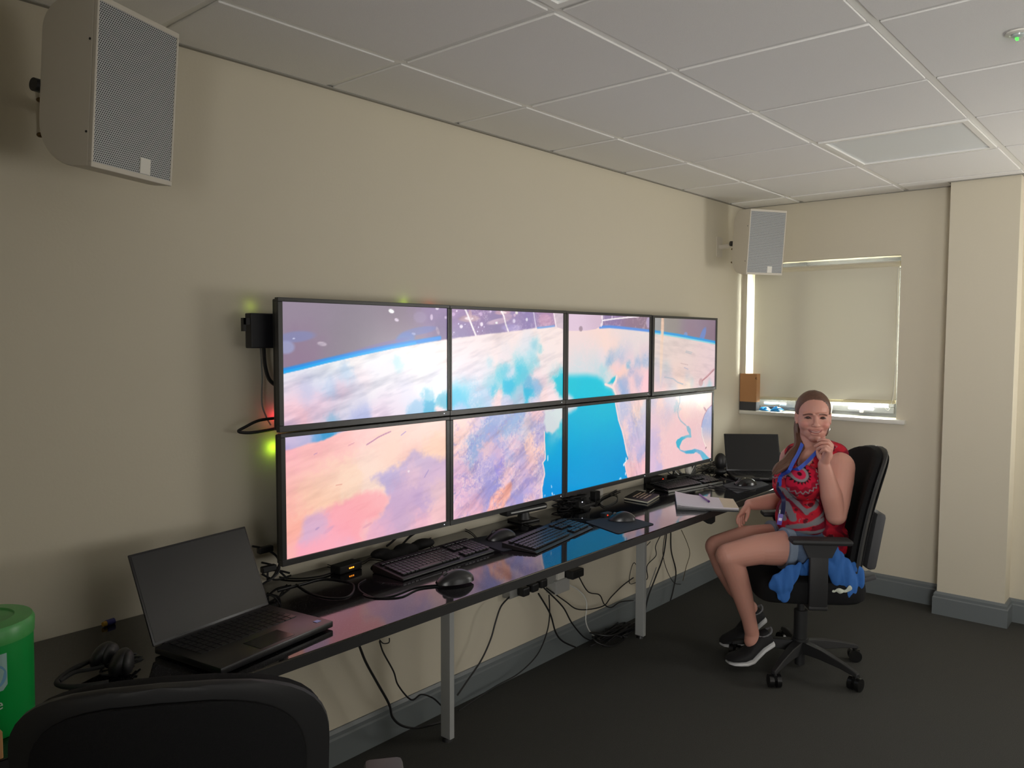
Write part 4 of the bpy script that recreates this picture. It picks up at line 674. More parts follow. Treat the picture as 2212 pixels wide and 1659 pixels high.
# headset
t=thing('headset',(-0.032,-0.305,0.730),'black headset with padded ear cups lying on the desk behind the chair','headset')
hb=[(-0.020,-0.288,0.735),(-0.057,-0.303,0.735),(-0.100,-0.324,0.735),(-0.131,-0.352,0.735),(-0.144,-0.377,0.735),(-0.132,-0.412,0.735),(-0.095,-0.440,0.735),(-0.066,-0.452,0.735)]
MB().tube(smoothpts(hb,6),.006,10).build('headband',BLKM,t,True,world=True)
cable('boom',[(-0.037,-0.357,0.735),(-0.069,-0.348,0.735),(-0.096,-0.340,0.735),(-0.136,-0.365,0.735)],.005,BLKM,t)
for n,(px_,r_) in enumerate((((-0.027,-0.324,0.750),.034),((-0.013,-0.382,0.745),.034))):
    MB().ell(px_,(r_,.02,r_),M=Matrix.Rotation(.6+n*.4,3,'Z')@Matrix.Rotation(.5,3,'X')).build('ear_cup',BLK,t,True,world=True)
    MB().ell(Vector(px_)+Vector((.012,-.014,0)),(r_*.85,.014,r_*.85),M=Matrix.Rotation(.6+n*.4,3,'Z')).build('ear_pad',mat('black_leatherette',(16,16,16),.5,bump=.3,bscale=200),t,True,world=True)
rg=random.Random(2); c=Vector((-0.003,-0.365,0.715))
for k in range(5): cable('lead',[c+Vector((rg.uniform(-.05,.05),rg.uniform(-.04,.04),rg.uniform(0,.03))) for _ in range(6)],.0025,CABLE,t)
# window sill things
SZ=z0
t=thing('cardboard_box',(4.120,-0.045,1.034),'tall brown cardboard box with dark grey base on the sill corner','box')
MB().b2((4.068,-.118,SZ+.001),(4.122,-.006,SZ+.055)).build('dark_base',mat('charcoal_print',(62,62,64),.7),t,world=True)
MB().b2((4.068,-.118,SZ+.055),(4.122,-.006,SZ+.235)).build('carton',mat('brown_cardboard',(176,128,84),.8),t,world=True)
textmesh('K',.022,'print',mat('dark_print',(30,26,24),.6),t,Matrix.Translation((4.0675-4.12,-.108-t.location.y,SZ+.2-t.location.z))@Matrix.Rotation(-PI/2,4,'Z')@Matrix.Rotation(PI/2,4,'X'))
c=(4.120,-0.045,1.034)
t=thing('plastic_packet',(4.12,-.2,SZ),'crumpled blue and white plastic packet on the window sill','packet')
mb=MB(); rg=random.Random(8)
me_v=[];N=12
for i in range(N+1):
    for j in range(7):
        u,v=i/N,j/6; me_v.append((4.085+.07*v,-.13-.145*u,SZ+.004+.03*math.sin(PI*v)*abs(math.sin(u*5+1))*(.6+.5*rg.random())))
mb.add(me_v,[(i*7+j,(i+1)*7+j,(i+1)*7+j+1,i*7+j+1) for i in range(N) for j in range(6)]); mb.build('film',mat('blue_film',(40,140,215),.2,var=.6,scale=25),t,world=True)
MB().tube([(4.09,-.14,SZ+.03),(4.10,-.26,SZ+.042)],.006,8).build('seam',WHITE,t,True,world=True)
t=thing('plant_pot',(4.178,-.525,SZ),'white pot on the sill half hidden behind the woman\'s head','pot')
MB().lathe([(.028,.001),(.036,.064),(.038,.068),(.033,.068),(.03,.055)],(0,0,0),28).build('pot',WHITE,t,True)
mb=MB()
for k in range(9):
    a=k*.7; p=[Vector((0,0,.055)),Vector((.015*math.cos(a),.015*math.sin(a),.075)),Vector((.034*math.cos(a),.034*math.sin(a),.078+.003*(k%3)))]; mb.tube(smoothpts(p,3),[.006]*6+[.001],6)
mb.build('leaves',mat('dusty_leaf',(60,62,48),.7),t,True)

# ---------- office chairs ----------
FAB=mat('black_chair_fabric',(24,24,25),.95,spec=.2,bump=.5,bscale=700,var=.2,scale=400)
CP=mat('black_chair_plastic',(25,25,26),.6)
def chair(loc,rz,label,arm_col=CP,spin=0.,shell_mat=CP,ax=.262,az=0.):
    t=thing('office_chair',loc,label,'chair','black swivel chairs at the desk',rz=rz)
    for k in range(5):
        a=spin-rz+k*2*PI/5; d=Vector((math.cos(a),math.sin(a),0)); s=Vector((-d.y,d.x,0)); vs=[]
        for r_,w_,zt,zb_ in ((.02,.030,.125,.075),(.12,.024,.118,.078),(.22,.018,.098,.072),(.285,.014,.080,.062),(.30,.012,.074,.058)):
            c=d*r_
            vs+=[c-s*w_+Vector((0,0,zb_)),c+s*w_+Vector((0,0,zb_)),c+s*w_*.7+Vector((0,0,zt)),c-s*w_*.7+Vector((0,0,zt))]
        fs=[(3,2,1,0),(16,17,18,19)]+[(i*4+j,i*4+(j+1)%4,i*4+4+(j+1)%4,i*4+4+j) for i in range(4) for j in range(4)]
        lg=MB().add(vs,fs).build('base_leg',CP,t,True,bev=.003)
        w=MB(); c=d*.287; q=Matrix.Rotation(a+.7+k,3,'Z')
        for sd in (-1,1): o=c+q@Vector((.0,sd*.016,0))+Vector((0,0,.028)); w.cyl(o-q@Vector((0,.0095,0)),o+q@Vector((0,.0095,0)),.028,n=20)
        w.cyl(c+Vector((0,0,.028)),c+Vector((0,0,.066)),.010,n=10); w.box(c+Vector((0,0,.045)),(.04,.016,.02),M=q)
        w.build('castor',mat('castor_nylon',(18,18,18),.3),lg,True)
    MB().cyl((0,0,.012),(0,0,.08),.022,n=20).cyl((0,0,.07),(0,0,.135),.036,n=24).cyl((0,0,.135),(0,0,.265),.030,n=20).cyl((0,0,.265),(0,0,.345),.016,n=16).build('gas_column',CP,t,True)
    MB().box((0,-.02,.352),(.16,.24,.03),bv=.008).build('mechanism',CP,t,True)
    # seat cushion
    N=20; vs=[];rows=[]
    prof=[(0.93,.365),(.985,.378),(1,.41),(.985,.44),(.93,.458),(.75,.466),(.4,.464),(0.01,.462)]
    for f_,z_ in prof:
        for k in range(40):
            a=2*PI*k/40; c_,s_=math.cos(a),math.sin(a); e=.45
            x=.245*math.copysign(abs(c_)**e,c_)*f_; y=.235*math.copysign(abs(s_)**e,s_)*f_
            zz=z_-(max(0,y-.12)**2)*1.2; vs.append((x,y,zz))
    n=40; fs=[tuple(range(n))[::-1]]+[(i*n+k,i*n+(k+1)%n,(i+1)*n+(k+1)%n,(i+1)*n+k) for i in range(len(prof)-1) for k in range(n)]+[tuple((len(prof)-1)*n+k for k in range(n))]
    MB().add(vs,fs).build('seat',FAB,t,True)
    # back
    def bk(u,v,off,inset=0):
        if v>.78: q=(v-.78)/.22; w_=(.222-inset)*(max(0,1-q**2.6))**(1/2.6)
        else: w_=.205+.017*v/.78-inset
        if v<.12: w_*=(.72+.28*(v/.12)**.5)
        x=u*w_; z=.355+v*(.66-inset*.6); y=-.185-.125*v-.02*math.sin(v*PI)*-1+.055*(x/.22)**2+off
        return Vector((x,y,z))
    def panel(o0,o1,inset,name,m,par,round_=.03):
        NU,NV=16,26; vs=[];idx={}
        for sd,oo in ((0,o0),(1,o1)):
            for j in range(NV+1):
                v=1-(1-j/NV)**1.6
                for i in range(NU+1):
                    u=-1+2*i/NU; e=(1-abs(u)**6)*(1-max(0,(v-.9)/.1)**3*.6)*min(1,(v+.03)/.06)
                    mid=(o0+o1)/2; idx[sd,j,i]=len(vs); vs.append(bk(u,v,mid+(oo-mid)*(.35+.65*e),inset))
        fs=[]
        for sd in (0,1):
            for j in range(NV):
                for i in range(NU):
                    f=(idx[sd,j,i],idx[sd,j,i+1],idx[sd,j+1,i+1],idx[sd,j+1,i]); fs.append(f if sd else f[::-1])
        for j in range(NV):
            for i in (0,NU): fs.append((idx[0,j,i],idx[0,j+1,i],idx[1,j+1,i],idx[1,j,i]))
        for i in range(NU):
            for j in (0,NV): fs.append((idx[0,j,i],idx[0,j,i+1],idx[1,j,i+1],idx[1,j,i]))
        return MB().add(vs,fs).build(name,m,par,True)
    b_=panel(-.018,.035,0.004,'backrest',FAB,t)
    panel(-.034,-.002,-.003,'back_shell',shell_mat,t); panel(-.038,-.026,.032,'back_panel',FAB,t)
    MB().box((0,-.30,.60),(.14,.05,.26),M=Matrix.Rotation(.16,3,'X'),bv=.02).box((0,-.20,.40),(.08,.24,.025),M=Matrix.Rotation(-.3,3,'X'),bv=.008).build('back_support',mat('dark_grey_plastic',(70,70,72),.6,spec=.3),t,True)
    for sx in (-1,1):
        a=MB(); a.box((sx*ax,.005,.485),(.024,.078,.26),bv=.008).box((sx*.20,.005,.362),(.15,.08,.02),bv=.006)
        a.prism([(-.045,.58),(.05,.58),(.075,.636),(-.07,.636)],sx*ax-.014,sx*ax+.014,'x')
        a_=a.build('armrest',CP,t,True); 
        MB().box((sx*ax,.0,.648+az),(.078,.25,.024),bv=.011).build('arm_pad',arm_col,a_,True)
    return t
ch1=chair((2.77,-.92,0),math.radians(36),'black office chair the woman sits in, beside the far end of the desk',spin=PI)
ch2=chair((-.09,-.915,0),math.radians(-37),'empty black office chair seen from behind, close up at the lower left',arm_col=mat('grey_arm_pad',(96,94,92),.6),spin=.3,ax=.325,az=-.02)
# ---------- blue jacket on the seat ----------
fdir=Vector((.755,.653,-.058))
def jacket_mesh(L,dc,flat,voxel,seed):
    mb=MB()
    for c in L: mb.chain([(p,r) for p,r in c])
    me=remeshed(mb,voxel,5)
    dc=Vector(dc); bm=bmesh.new(); bm.from_mesh(me)
    for v in bm.verts:
        d=(v.co-dc).dot(fdir); v.co-=fdir*d*(1-flat)
    bm.normal_update()
    for v in bm.verts:
        n_=mnoise.noise(Vector((v.co.x*9+v.co.y*-9,v.co.z*5,seed)))+.5*mnoise.noise(Vector((v.co.x*26-v.co.y*20,v.co.z*9,seed+3)))
        v.co+=v.normal*(.016*(abs(n_)*2-.5))
    bm.to_mesh(me); bm.free(); return me
jk=thing('jacket',(2.767,-0.938,0.450),'blue jacket bunched on the chair seat and hanging over its near side','jacket')
JB=mat('blue_jersey',(38,92,160),.85,var=.12,scale=60,bump=.3,bscale=500)
A1=[(2.647,-1.078,0.603),(2.646,-1.111,0.551),(2.651,-1.138,0.489),(2.664,-1.158,0.436),(2.701,-1.163,0.509),(2.692,-1.173,0.453)]
A2=[(2.527,-0.990,0.534),(2.483,-0.972,0.508),(2.455,-0.961,0.457),(2.455,-0.964,0.418),(2.432,-0.934,0.457)]
A3=[(2.566,-0.961,0.514),(2.605,-1.007,0.508),(2.656,-1.076,0.557),(2.641,-1.041,0.594)]
def place(me,par,name,m):
    pm=Matrix.Translation(par.location); me.transform(pm.inverted()); return mesh_obj(name,me,m,par,True)
place(jacket_mesh([[(A1[0],.034),(A1[1],.048),(A1[2],.052),(A1[3],.040)],[(A1[1],.035),(A1[4],.038),(A1[5],.034)],[(A1[2],.04),(A1[4],.035)],[(A3[0],.022),(A3[1],.035),(A3[2],.035),(A3[3],.02)]],A1[1],.42,.006,1),jk,'body_fabric',JB)
place(jacket_mesh([[(A2[0],.020),(A2[1],.038),(A2[2],.048),(A2[3],.034)],[(A2[1],.032),(A2[4],.028)],[(A2[2],.038),(A2[4],.028)]],A2[2],.38,.006,7),jk,'sleeve',JB)
A4=[(2.597,-1.119,0.436),(2.630,-1.158,0.434),(2.644,-1.172,0.448)]
place(jacket_mesh([[(A4[0],.010),(A4[1],.013),(A4[2],.014)]],A4[1],.6,.004,2),jk,'lining',mat('white_lining',(190,195,180),.8))
# ---------- the woman ----------
PB=(2.879,-0.892,0.000); person=thing('person',(PB[0],PB[1],0),'smiling person in red patterned sleeveless top and blue shorts sitting turned in the far chair','person')
V=Vector
shL=V((2.794,-1.065,0.944)); shR=V((2.926,-0.804,0.940)); hipL=V((2.730,-0.994,0.553)); hipR=V((2.937,-0.868,0.532))
left=(shL-shR); left.z=0; left.normalize(); up=V((0,0,1)); fwd=left.cross(up); fwd=-fwd if fwd.dot(V((-1,0,0)))<0 else fwd
TM=Matrix((left,fwd,up)).transposed()   # columns: person's left, forward, up
chest=V((2.863,-0.939,0.832)); waist=V((2.840,-0.940,0.701)); pelv=V((2.835,-0.945,0.580)); brN=V((2.691,-0.952,0.862)); brF=V((2.744,-0.863,0.839)); belly=V((2.730,-0.920,0.695)); neckb=V((2.879,-0.915,0.978))
def torso(mb,g):
    mb.ell(chest,(.150+g,.108+g,.165+g),TM); mb.ell(waist,(.148+g,.118+g,.13+g),TM); mb.ell(pelv,(.172+g,.135+g,.115+g),TM)
    mb.ell(brN,(.070+g,.072+g,.070+g),TM); mb.ell(brF,(.066+g,.066+g,.070+g),TM); mb.ell(belly,(.12+g,.085+g,.10+g),TM)
    mb.chain([(neckb+V((0,0,-.01)),.05+g),(shL.lerp(neckb,.22)+V((0,0,.0)),.052+g)]); mb.chain([(neckb+V((0,0,-.01)),.05+g),(shR.lerp(neckb,.22),.050+g)])
    mb.chain([(chest+V((0,0,.08)),.10+g),(neckb-V((0,0,.07)),.07+g)])
H0=V((2.889,-0.911,1.138)); cd=(cam.matrix_world.translation-H0); cd.z=0; cd.normalize()
hy=math.radians(7); fh=V((cd.x*math.cos(hy)-cd.y*math.sin(hy),cd.x*math.sin(hy)+cd.y*math.cos(hy),.02)).normalized()   # face direction
hx_=up.cross(fh).normalized(); hz=fh.cross(hx_); hx_,hz=(hx_,hz)
HM=Matrix((hx_,fh,hz)).transposed()
if HM.determinant()<0: HM=Matrix((-hx_,fh,hz)).transposed()
h=lambda x,y,z: H0+HM@V((x,y,z))
body=MB(); torso(body,0)
# head
body.ell(h(0,-.012,.032),(.070,.090,.080),HM); body.ell(h(0,.020,-.018),(.068,.068,.084),HM); body.ell(h(0,.032,-.060),(.050,.050,.048),HM)
body.ell(h(0,.058,-.094),(.026,.022,.018),HM)
for s in (-1,1):
    body.ell(h(s*.036,.050,-.030),(.030,.030,.030),HM); body.ell(h(s*.034,.014,-.062),(.024,.036,.032),HM)
    body.cap(h(s*.012,.086,.016),h(s*.050,.066,.018),.008,.007)
    body.ell(h(s*.0125,.098,-.034),(.0075,.010,.0065),HM)
    body.ell(h(s*.073,-.006,-.004),(.007,.016,.028),HM@Matrix.Rotation(s*.35,3,'Z'),12,8); body.ell(h(s*.073,.0,-.026),(.006,.010,.010),HM,10,8)
body.chain([(h(0,.084,.012),.0075),(h(0,.098,-.016),.0085),(h(0,.105,-.031),.0115)])
mouth=[h(-.031,.073,-.054),h(-.016,.085,-.062),h(0,.089,-.064),h(.016,.085,-.062),h(.031,.073,-.054)]
body.chain([(p+HM@V((0,0,.006)),.0052) for p in mouth]); body.chain([(p-HM@V((0,-.001,.009)),.0058) for p in mouth[1:4]])
# neck
body.chain([(h(0,-.014,-.055),.056),(neckb.lerp(h(0,-.018,-.055),.35),.055),(neckb-V((0,0,.03)),.060)])
# arms
elL=V((2.715,-1.083,0.735)); wrL=V((2.649,-1.049,0.957)); fmL=V((2.684,-1.070,0.823))
body.chain([(shL+V((0,0,-.012)),.066),(shL.lerp(elL,.35),.064),(shL.lerp(elL,.75),.054),(elL,.045)])
body.chain([(elL,.044),(fmL,.045),(fmL.lerp(wrL,.6),.034),(wrL,.026)])
elR=V((2.978,-0.746,0.713)); wrR=V((2.775,-0.664,0.711))
body.chain([(shR+V((0,0,-.012)),.058),(shR.lerp(elR,.5),.052),(elR,.040)]); body.chain([(elR,.040),(elR.lerp(wrR,.4),.039),(wrR,.026)])
# left hand, raised and curled towards the chin
def fing(pts,r0,r1): body.chain([(V(p),r0+(r1-r0)*i/(len(pts)-1)) for i,p in enumerate(pts)],10)
KL=[(2.679,-1.068,1.040),(2.658,-1.075,1.037),(2.634,-1.078,1.030),(2.615,-1.077,1.020)]
for i,k in enumerate(KL): body.chain([(wrL,.021),(V(k),.0105)],12)
body.ell(V((2.645,-1.063,1.001)),(.020,.024,.030),TM)
fing([(2.679,-1.068,1.042),(2.660,-1.060,1.061),(2.651,-1.041,1.066),(2.653,-1.021,1.058)],.0092,.0068)
fing([(2.658,-1.075,1.037),(2.634,-1.065,1.056),(2.624,-1.042,1.053),(2.628,-1.017,1.037)],.0095,.0070)
fing([(2.634,-1.078,1.030),(2.607,-1.069,1.045),(2.605,-1.051,1.040),(2.614,-1.032,1.026)],.0090,.0066)
fing([(2.615,-1.077,1.020),(2.596,-1.069,1.031),(2.596,-1.058,1.026),(2.606,-1.047,1.014)],.0082,.0062)
fing([(2.649,-1.047,0.969),(2.643,-1.030,0.992),(2.645,-1.023,1.011),(2.652,-1.022,1.029)],.0125,.0080)
# right hand hanging over the far thigh
KR=[(2.755,-0.651,0.688),(2.735,-0.651,0.687),(2.716,-0.652,0.685),(2.699,-0.656,0.684)]
for k in KR: body.chain([(wrR,.021),(V(k),.0105)],12)
fing([(2.755,-0.651,0.688),(2.743,-0.647,0.665),(2.741,-0.647,0.643),(2.748,-0.648,0.624)],.0092,.0068)
fing([(2.735,-0.651,0.687),(2.717,-0.648,0.663),(2.715,-0.647,0.639),(2.721,-0.649,0.616)],.0095,.0068)
fing([(2.716,-0.652,0.685),(2.693,-0.650,0.665),(2.690,-0.649,0.641),(2.691,-0.652,0.622)],.0092,.0066)
fing([(2.699,-0.656,0.684),(2.675,-0.651,0.670),(2.666,-0.651,0.654),(2.667,-0.653,0.639)],.0082,.0062)
fing([(2.746,-0.671,0.699),(2.725,-0.678,0.681),(2.712,-0.680,0.664),(2.702,-0.678,0.650)],.0110,.0075)
# legs
kneeL=V((2.429,-0.723,0.547)); ankL=V((2.605,-0.762,0.161)); kneeR=V((2.591,-0.590,0.532)); ankR=V((2.823,-0.659,0.201))
body.chain([(hipL,.096),(V((2.638,-0.901,0.571)),.080),(V((2.548,-0.812,0.568)),.066),(kneeL,.055)])
body.chain([(kneeL,.054),(V((2.476,-0.739,0.459)),.052),(V((2.519,-0.752,0.358)),.045),(V((2.570,-0.760,0.241)),.033),(ankL,.032),(ankL+V((0,0,-.035)),.034)])
body.chain([(hipR,.092),(V((2.835,-0.779,0.550)),.076),(V((2.707,-0.676,0.559)),.064),(kneeR,.054)])
body.chain([(kneeR,.053),(V((2.638,-0.607,0.429)),.051),(V((2.712,-0.627,0.316)),.042),(V((2.788,-0.646,0.234)),.032),(ankR,.031)])
me=remeshed(body,.0027,7,.5)
# sculpt and colour the face
co=vco(me); Hi=np.array(HM.inverted()); L=(co-np.array(H0))@Hi.T
def push(c,r,d,a):
    global co,L
    dd=((L-np.array(c))**2).sum(1)/(r*r); k=np.exp(-dd)*a; k[dd>9]=0
    co=co+k[:,None]*(np.array(HM)@np.array(d))[None,:]; L=(co-np.array(H0))@Hi.T
for s in (-1,1):
    push((s*.032,.088,.001),.0135,(0,-1,0),.012)        # eye sockets
    push((s*.040,.076,-.032),.014,(0,1,.25),.002)        # smiling cheeks
    push((s*.033,.084,-.046),.008,(0,-1,0),.0025)        # laugh lines
push((0,.09,-.062),.010,(0,-1,0),.002)
me.vertices.foreach_set('co',co.astype(np.float32).ravel()); me.update()
hn=lambda c,r: np.clip(1.4-np.sqrt((((L-np.array(c))/np.array(r))**2).sum(1))*1.0,0,1)
col=np.tile(lin(np.array([198,144,128])/255),(len(co),1))
fr=(L[:,1]>.03)&(np.abs(L[:,0])<.09)&(np.abs(L[:,2])<.13)
def paint(mask,c,al=1.):
    global col
    m=(mask*al)[:,None]; col=col*(1-m)+lin(np.array(c)/255)*m
for s in (-1,1):
    paint(hn((s*.044,.07,-.030),(.016,.03,.014))*fr,(204,124,114),.5)
    bx=np.abs(L[:,0]*s-.033); zb_=.0175-((L[:,0]*s-.026)/.022)**2*.006
    paint(np.clip(1.6-np.abs(L[:,2]-zb_)/.0030,0,1)*np.clip((.0215-bx)/.004,0,1)*fr,(84,54,44),.9)
    ze=.0005-((L[:,0]*s-.032)/.015)**2*.003
    paint(np.clip(1.5-np.abs(L[:,2]-ze)/.0034,0,1)*np.clip((.0165-np.abs(L[:,0]*s-.032))/.004,0,1)*fr,(52,34,32),.95)
    paint(hn((s*.008,.104,-.041),(.003,.01,.0022))*fr,(120,66,60),.8)
zm=-.0640+(L[:,0]/.031)**2*.0110; xm=np.clip((.0315-np.abs(L[:,0]))/.005,0,1)
paint(np.clip(1.7-np.abs(L[:,2]-zm)/.0062,0,1)*xm*fr,(168,92,88),.7)
paint(np.clip(1.5-np.abs(L[:,2]-zm)/.0022,0,1)*np.clip((.023-np.abs(L[:,0]))/.004,0,1)*fr,(206,178,168),.85)
paint(np.clip(1.3-np.abs(L[:,2]-zm-.0035)/.0014,0,1)*xm*fr,(110,52,50),.45)
paint(np.clip(1.3-np.abs(L[:,2]-zm+.0034)/.0016,0,1)*np.clip((.031-np.abs(L[:,0]))/.004,0,1)*fr,(92,40,40),.85)
n_=np.array([mnoise.noise(V(c)*30) for c in co[::40]]).repeat(40)[:len(co)]
vcolors(me,np.clip(col,0,1))
SK=cmat('skin',.5,spec=.4); SK.node_tree.nodes['Principled BSDF'].inputs['Subsurface Weight'].default_value=.12; SK.node_tree.nodes['Principled BSDF'].inputs['Subsurface Radius'].default_value=(.012,.005,.003)
place(me,person,'body',SK)
for s in (-1,1): MB().ell(h(s*.032,.0725,.0000),(.0105,.0095,.0062),HM,16,10).build('eye',mat('dark_eye',(60,44,40),.15),person,True,world=True)
# hair: slicked back cap and a ponytail over her right shoulder
HAIR=mat('brown_hair',(92,62,48),.5,spec=.5,var=.35,scale=90)
mb=MB().ell(h(0,-.020,.034),(.0785,.0965,.0875),HM,48,32); me=mb.mesh('hair'); co=vco(me); Lh=(co-np.array(H0))@Hi.T
yb_=-.002+.62*np.maximum(Lh[:,2],-.02)+.010*(1-np.clip(np.abs(Lh[:,0])/.07,0,1)); cut=np.clip((Lh[:,1]-yb_)/.010,0,1); cut=np.maximum(cut,np.clip((-.045-Lh[:,2])/.02,0,1))
Lh=Lh*(1-cut[:,None]*.16)
st=np.array([mnoise.noise(V((a*70,b*6,c*70))) for a,b,c in Lh]); Lh*=(1+.012*st*(1-cut))[:,None]
co=Lh@np.array(HM).T+np.array(H0); me.vertices.foreach_set('co',co.astype(np.float32).ravel()); me.update()
mesh_hair=place(me,person,'hair',HAIR)
pt=MB(); rg=random.Random(6)
for k in range(14):
    o=V((rg.uniform(-.016,.016),rg.uniform(-.016,.016),rg.uniform(-.012,.012)))
    P=[h(.02,-.105,-.0)+o*.4,h(.050,-.080,-.05)+o,V((2.842,-0.870,0.999))+o,V((2.759,-0.869,0.963))+o,V((2.673,-0.878,0.938))+o*1.1,V((2.614,-0.873,0.924))+o*1.2,V((2.588,-0.859,0.904))+o*(.6+.5*rg.random())]
    pt.tube(smoothpts(P,4),[.012]*18+[.011,.010,.008,.007,.005,.003,.001],7)
pt.build('ponytail',HAIR,person,True,world=True)
for s,P in ((-1,[h(-.068,-.022,-.03),h(-.064,-.024,-.06),h(-.060,-.022,-.09)]),(1,[h(.066,-.024,-.03),h(.068,-.022,-.06),h(.064,-.02,-.09)])):
    MB().tube(smoothpts(P,5),[.008]*8+[.006,.004,.002],6).build('hair_strand',HAIR,person,True,world=True)
MB().ell(h(-.004,-.108,.0),(.02,.014,.02),HM).build('hair_band',BLK,person,True,world=True)
# sleeveless top
tp=MB(); torso(tp,.007); tp.ell(pelv+V((0,0,.0)),(.178,.143,.10),TM); tp.chain([(neckb+TM@V((.02,-.035,.012)),.050),(shL.lerp(neckb,.30)+TM@V((0,-.025,.022)),.055)]); tp.chain([(neckb+TM@V((-.02,-.035,.012)),.048),(shR.lerp(neckb,.30)+TM@V((0,-.025,.015)),.05)])
me=remeshed(tp,.0036,8,.5); co=vco(me)
# open a neckline: remove cloth close to the neck front, and everything below the hem
bm=bmesh.new(); bm.from_mesh(me); nk=V((2.802,-0.915,1.001))
kill=[v for v in bm.verts if v.co.z<pelv.z-.045-.02*math.sin(v.co.x*30+v.co.y*20) or (v.co-neckb).length<.060 or (v.co-nk).length<.058 or (v.co-nk.lerp(brN.lerp(brF,.5),.28)).length<.045]
bmesh.ops.delete(bm,geom=kill,context='VERTS'); bmesh.ops.smooth_vert(bm,verts=[v for v in bm.verts if v.is_boundary],factor=.5,use_axis_x=True,use_axis_y=True,use_axis_z=True)
bm.normal_update()
for v in bm.verts:
    w_=mnoise.noise(V((v.co.x*7,v.co.y*7,v.co.z*16)))*.006*min(1,max(0,(chest.z-v.co.z)/.1)); v.co+=v.normal*w_
bm.to_mesh(me); bm.free(); co=vco(me)
TMa=np.array(TM); T=(co-np.array(chest))@TMa            # left, forward, up
def circ(c,sx=1):
    c=np.array(c); d=co-c; d=d-np.outer(d@np.array(fdir)*.75,np.array(fdir)); u_=d@np.array((.6538,-.7567,.003)); w_=d@np.array((.042,.04,.998)); return np.hypot(u_/sx,w_),np.arctan2(w_,u_)
base=lin(np.array([172,26,44])/255); col=np.tile(base,(len(co),1))
def pm(m,c): 
    global col
    m=np.clip(m,0,1)[:,None]; col=col*(1-m)+lin(np.array(c)/255)*m
ns=lambda f,s: np.array([mnoise.noise(V((a*f+s,b*f,c*f))) for a,b,c in co])
n1=ns(16,0); n2=ns(34,9)
pm((n1-.06)*14,(196,30,50)); pm((n2-.22)*16,(92,14,30)); pm((-.17-n1)*14,(120,16,38))
pm((.022-np.abs(n1+.5*n2-.30))*70,(120,118,122))
ang=math.pi/4
# long grey bands on the lower half, measured from the large medallion
c=np.array((2.614,-0.966,0.910)); d=co-c; U_=d@np.array((.6538,-.7567,.003)); W_=d@np.array((.042,.04,.998)); frn=(d@np.array(fdir)<.14)
for (a0,b0,a1,b1,w_) in ((-.052,-.08,-.047,-.20,.012),(-.037,-.08,.03,-.168,.009),(.03,-.168,.10,-.125,.007),(-.03,-.14,-.02,-.20,.012),(-.03,-.238,.10,-.20,.010),(.0,-.262,.12,-.245,.008),(-.075,-.05,-.06,-.13,.008),(.05,-.21,.13,-.16,.006)):
    dx,dz=a1-a0,b1-b0; t_=np.clip(((U_-a0)*dx+(W_-b0)*dz)/(dx*dx+dz*dz),0,1); dd=np.hypot(U_-a0-t_*dx,W_-b0-t_*dz)+n2*.006; pm(((w_-dd)/.003+.5)*frn,(118,116,120))
for c,sc_ in (((2.677,-0.839,0.915),.55),((2.614,-0.966,0.910),1.)):
    r_,a_=circ(c); r_=r_/sc_; fr_=(np.abs((co-np.array(c))@np.array(fdir))<.10)
    pm(((.092-r_)/.003)*fr_,(150,18,44)); zz=.080+.006*(np.abs(((a_*13/PI)%1)*2-1)*2-1); pm(((.0028-np.abs(r_-zz))/.0015+.5)*fr_,(140,134,138))
    pm(((.062-r_+.006*np.sin(a_*11))/.003)*fr_,(200,24,58)); pm(((.041-r_+.005*np.sin(a_*20))/.002)*fr_,(44,10,20)); pm(((.034-r_)/.002)*fr_,(140,134,138)); pm(((.0235-r_)/.002)*fr_,(204,40,78)); pm(((.009-r_)/.002)*fr_,(60,8,22))
vcolors(me,np.clip(col,0,1)); TOP=cmat('printed_top',.8,spec=.2,bump=.2,bscale=600)
top=place(me,person,'top',TOP); so=top.modifiers.new('solid','SOLIDIFY'); so.thickness=.003; so.offset=0
# collar
clr=[]
for k in range(15):
    a=-PI*.80+k*(2*PI*.80)/14; clr.append(neckb+TM@V((.062*math.sin(a),-.062*math.cos(a)*1.0+ (.010 if abs(a)>2 else 0),.012-.035*(abs(a)/PI)**2)))
mbc=MB(); vs=[]
for p in clr: d=(p-neckb); d.z=0; d.normalize(); vs+=[p+V((0,0,.018)),p+d*.010+V((0,0,.012)),p+d*.024-V((0,0,.012)),p-V((0,0,.01))]
mbc.add(vs,[(i*4+j,i*4+(j+1)%4,i*4+4+(j+1)%4,i*4+4+j) for i in range(14) for j in range(4)]+[(0,1,2,3),(59,58,57,56)]).build('collar',mat('red_collar',(178,28,44),.8),person,True,world=True)
# shorts
sh=MB(); sh.ell(pelv,(.180,.143,.105),TM)
def coned(a,b,ra,rb): sh.tube([a,b],[ra,rb],24)
coned(hipL+V((0,0,.0)),hipL.lerp(V((2.624,-0.886,0.571)),.92),.106,.089); coned(hipR,hipR.lerp(V((2.802,-0.747,0.557)),.95),.101,.082)
me=remeshed(sh,.005,4); DEN=mat('blue_denim',(84,102,128),.85,var=.15,scale=150,bump=.3,bscale=700)
place(me,person,'shorts',DEN)
for a,b,r_ in ((hipL,V((2.624,-0.886,0.571)),.0905),(hipR,V((2.802,-0.747,0.557)),.0835)):
    d=(b-a).normalized(); e=a.lerp(b,.93); MB().tube([e-d*.022,e-d*.020,e+d*.012,e+d*.013],[r_-.004,r_+.003,r_+.0015,r_-.006],28).build('hem_cuff',mat('pale_denim',(128,142,160),.85,bump=.3,bscale=700),person,True,world=True)
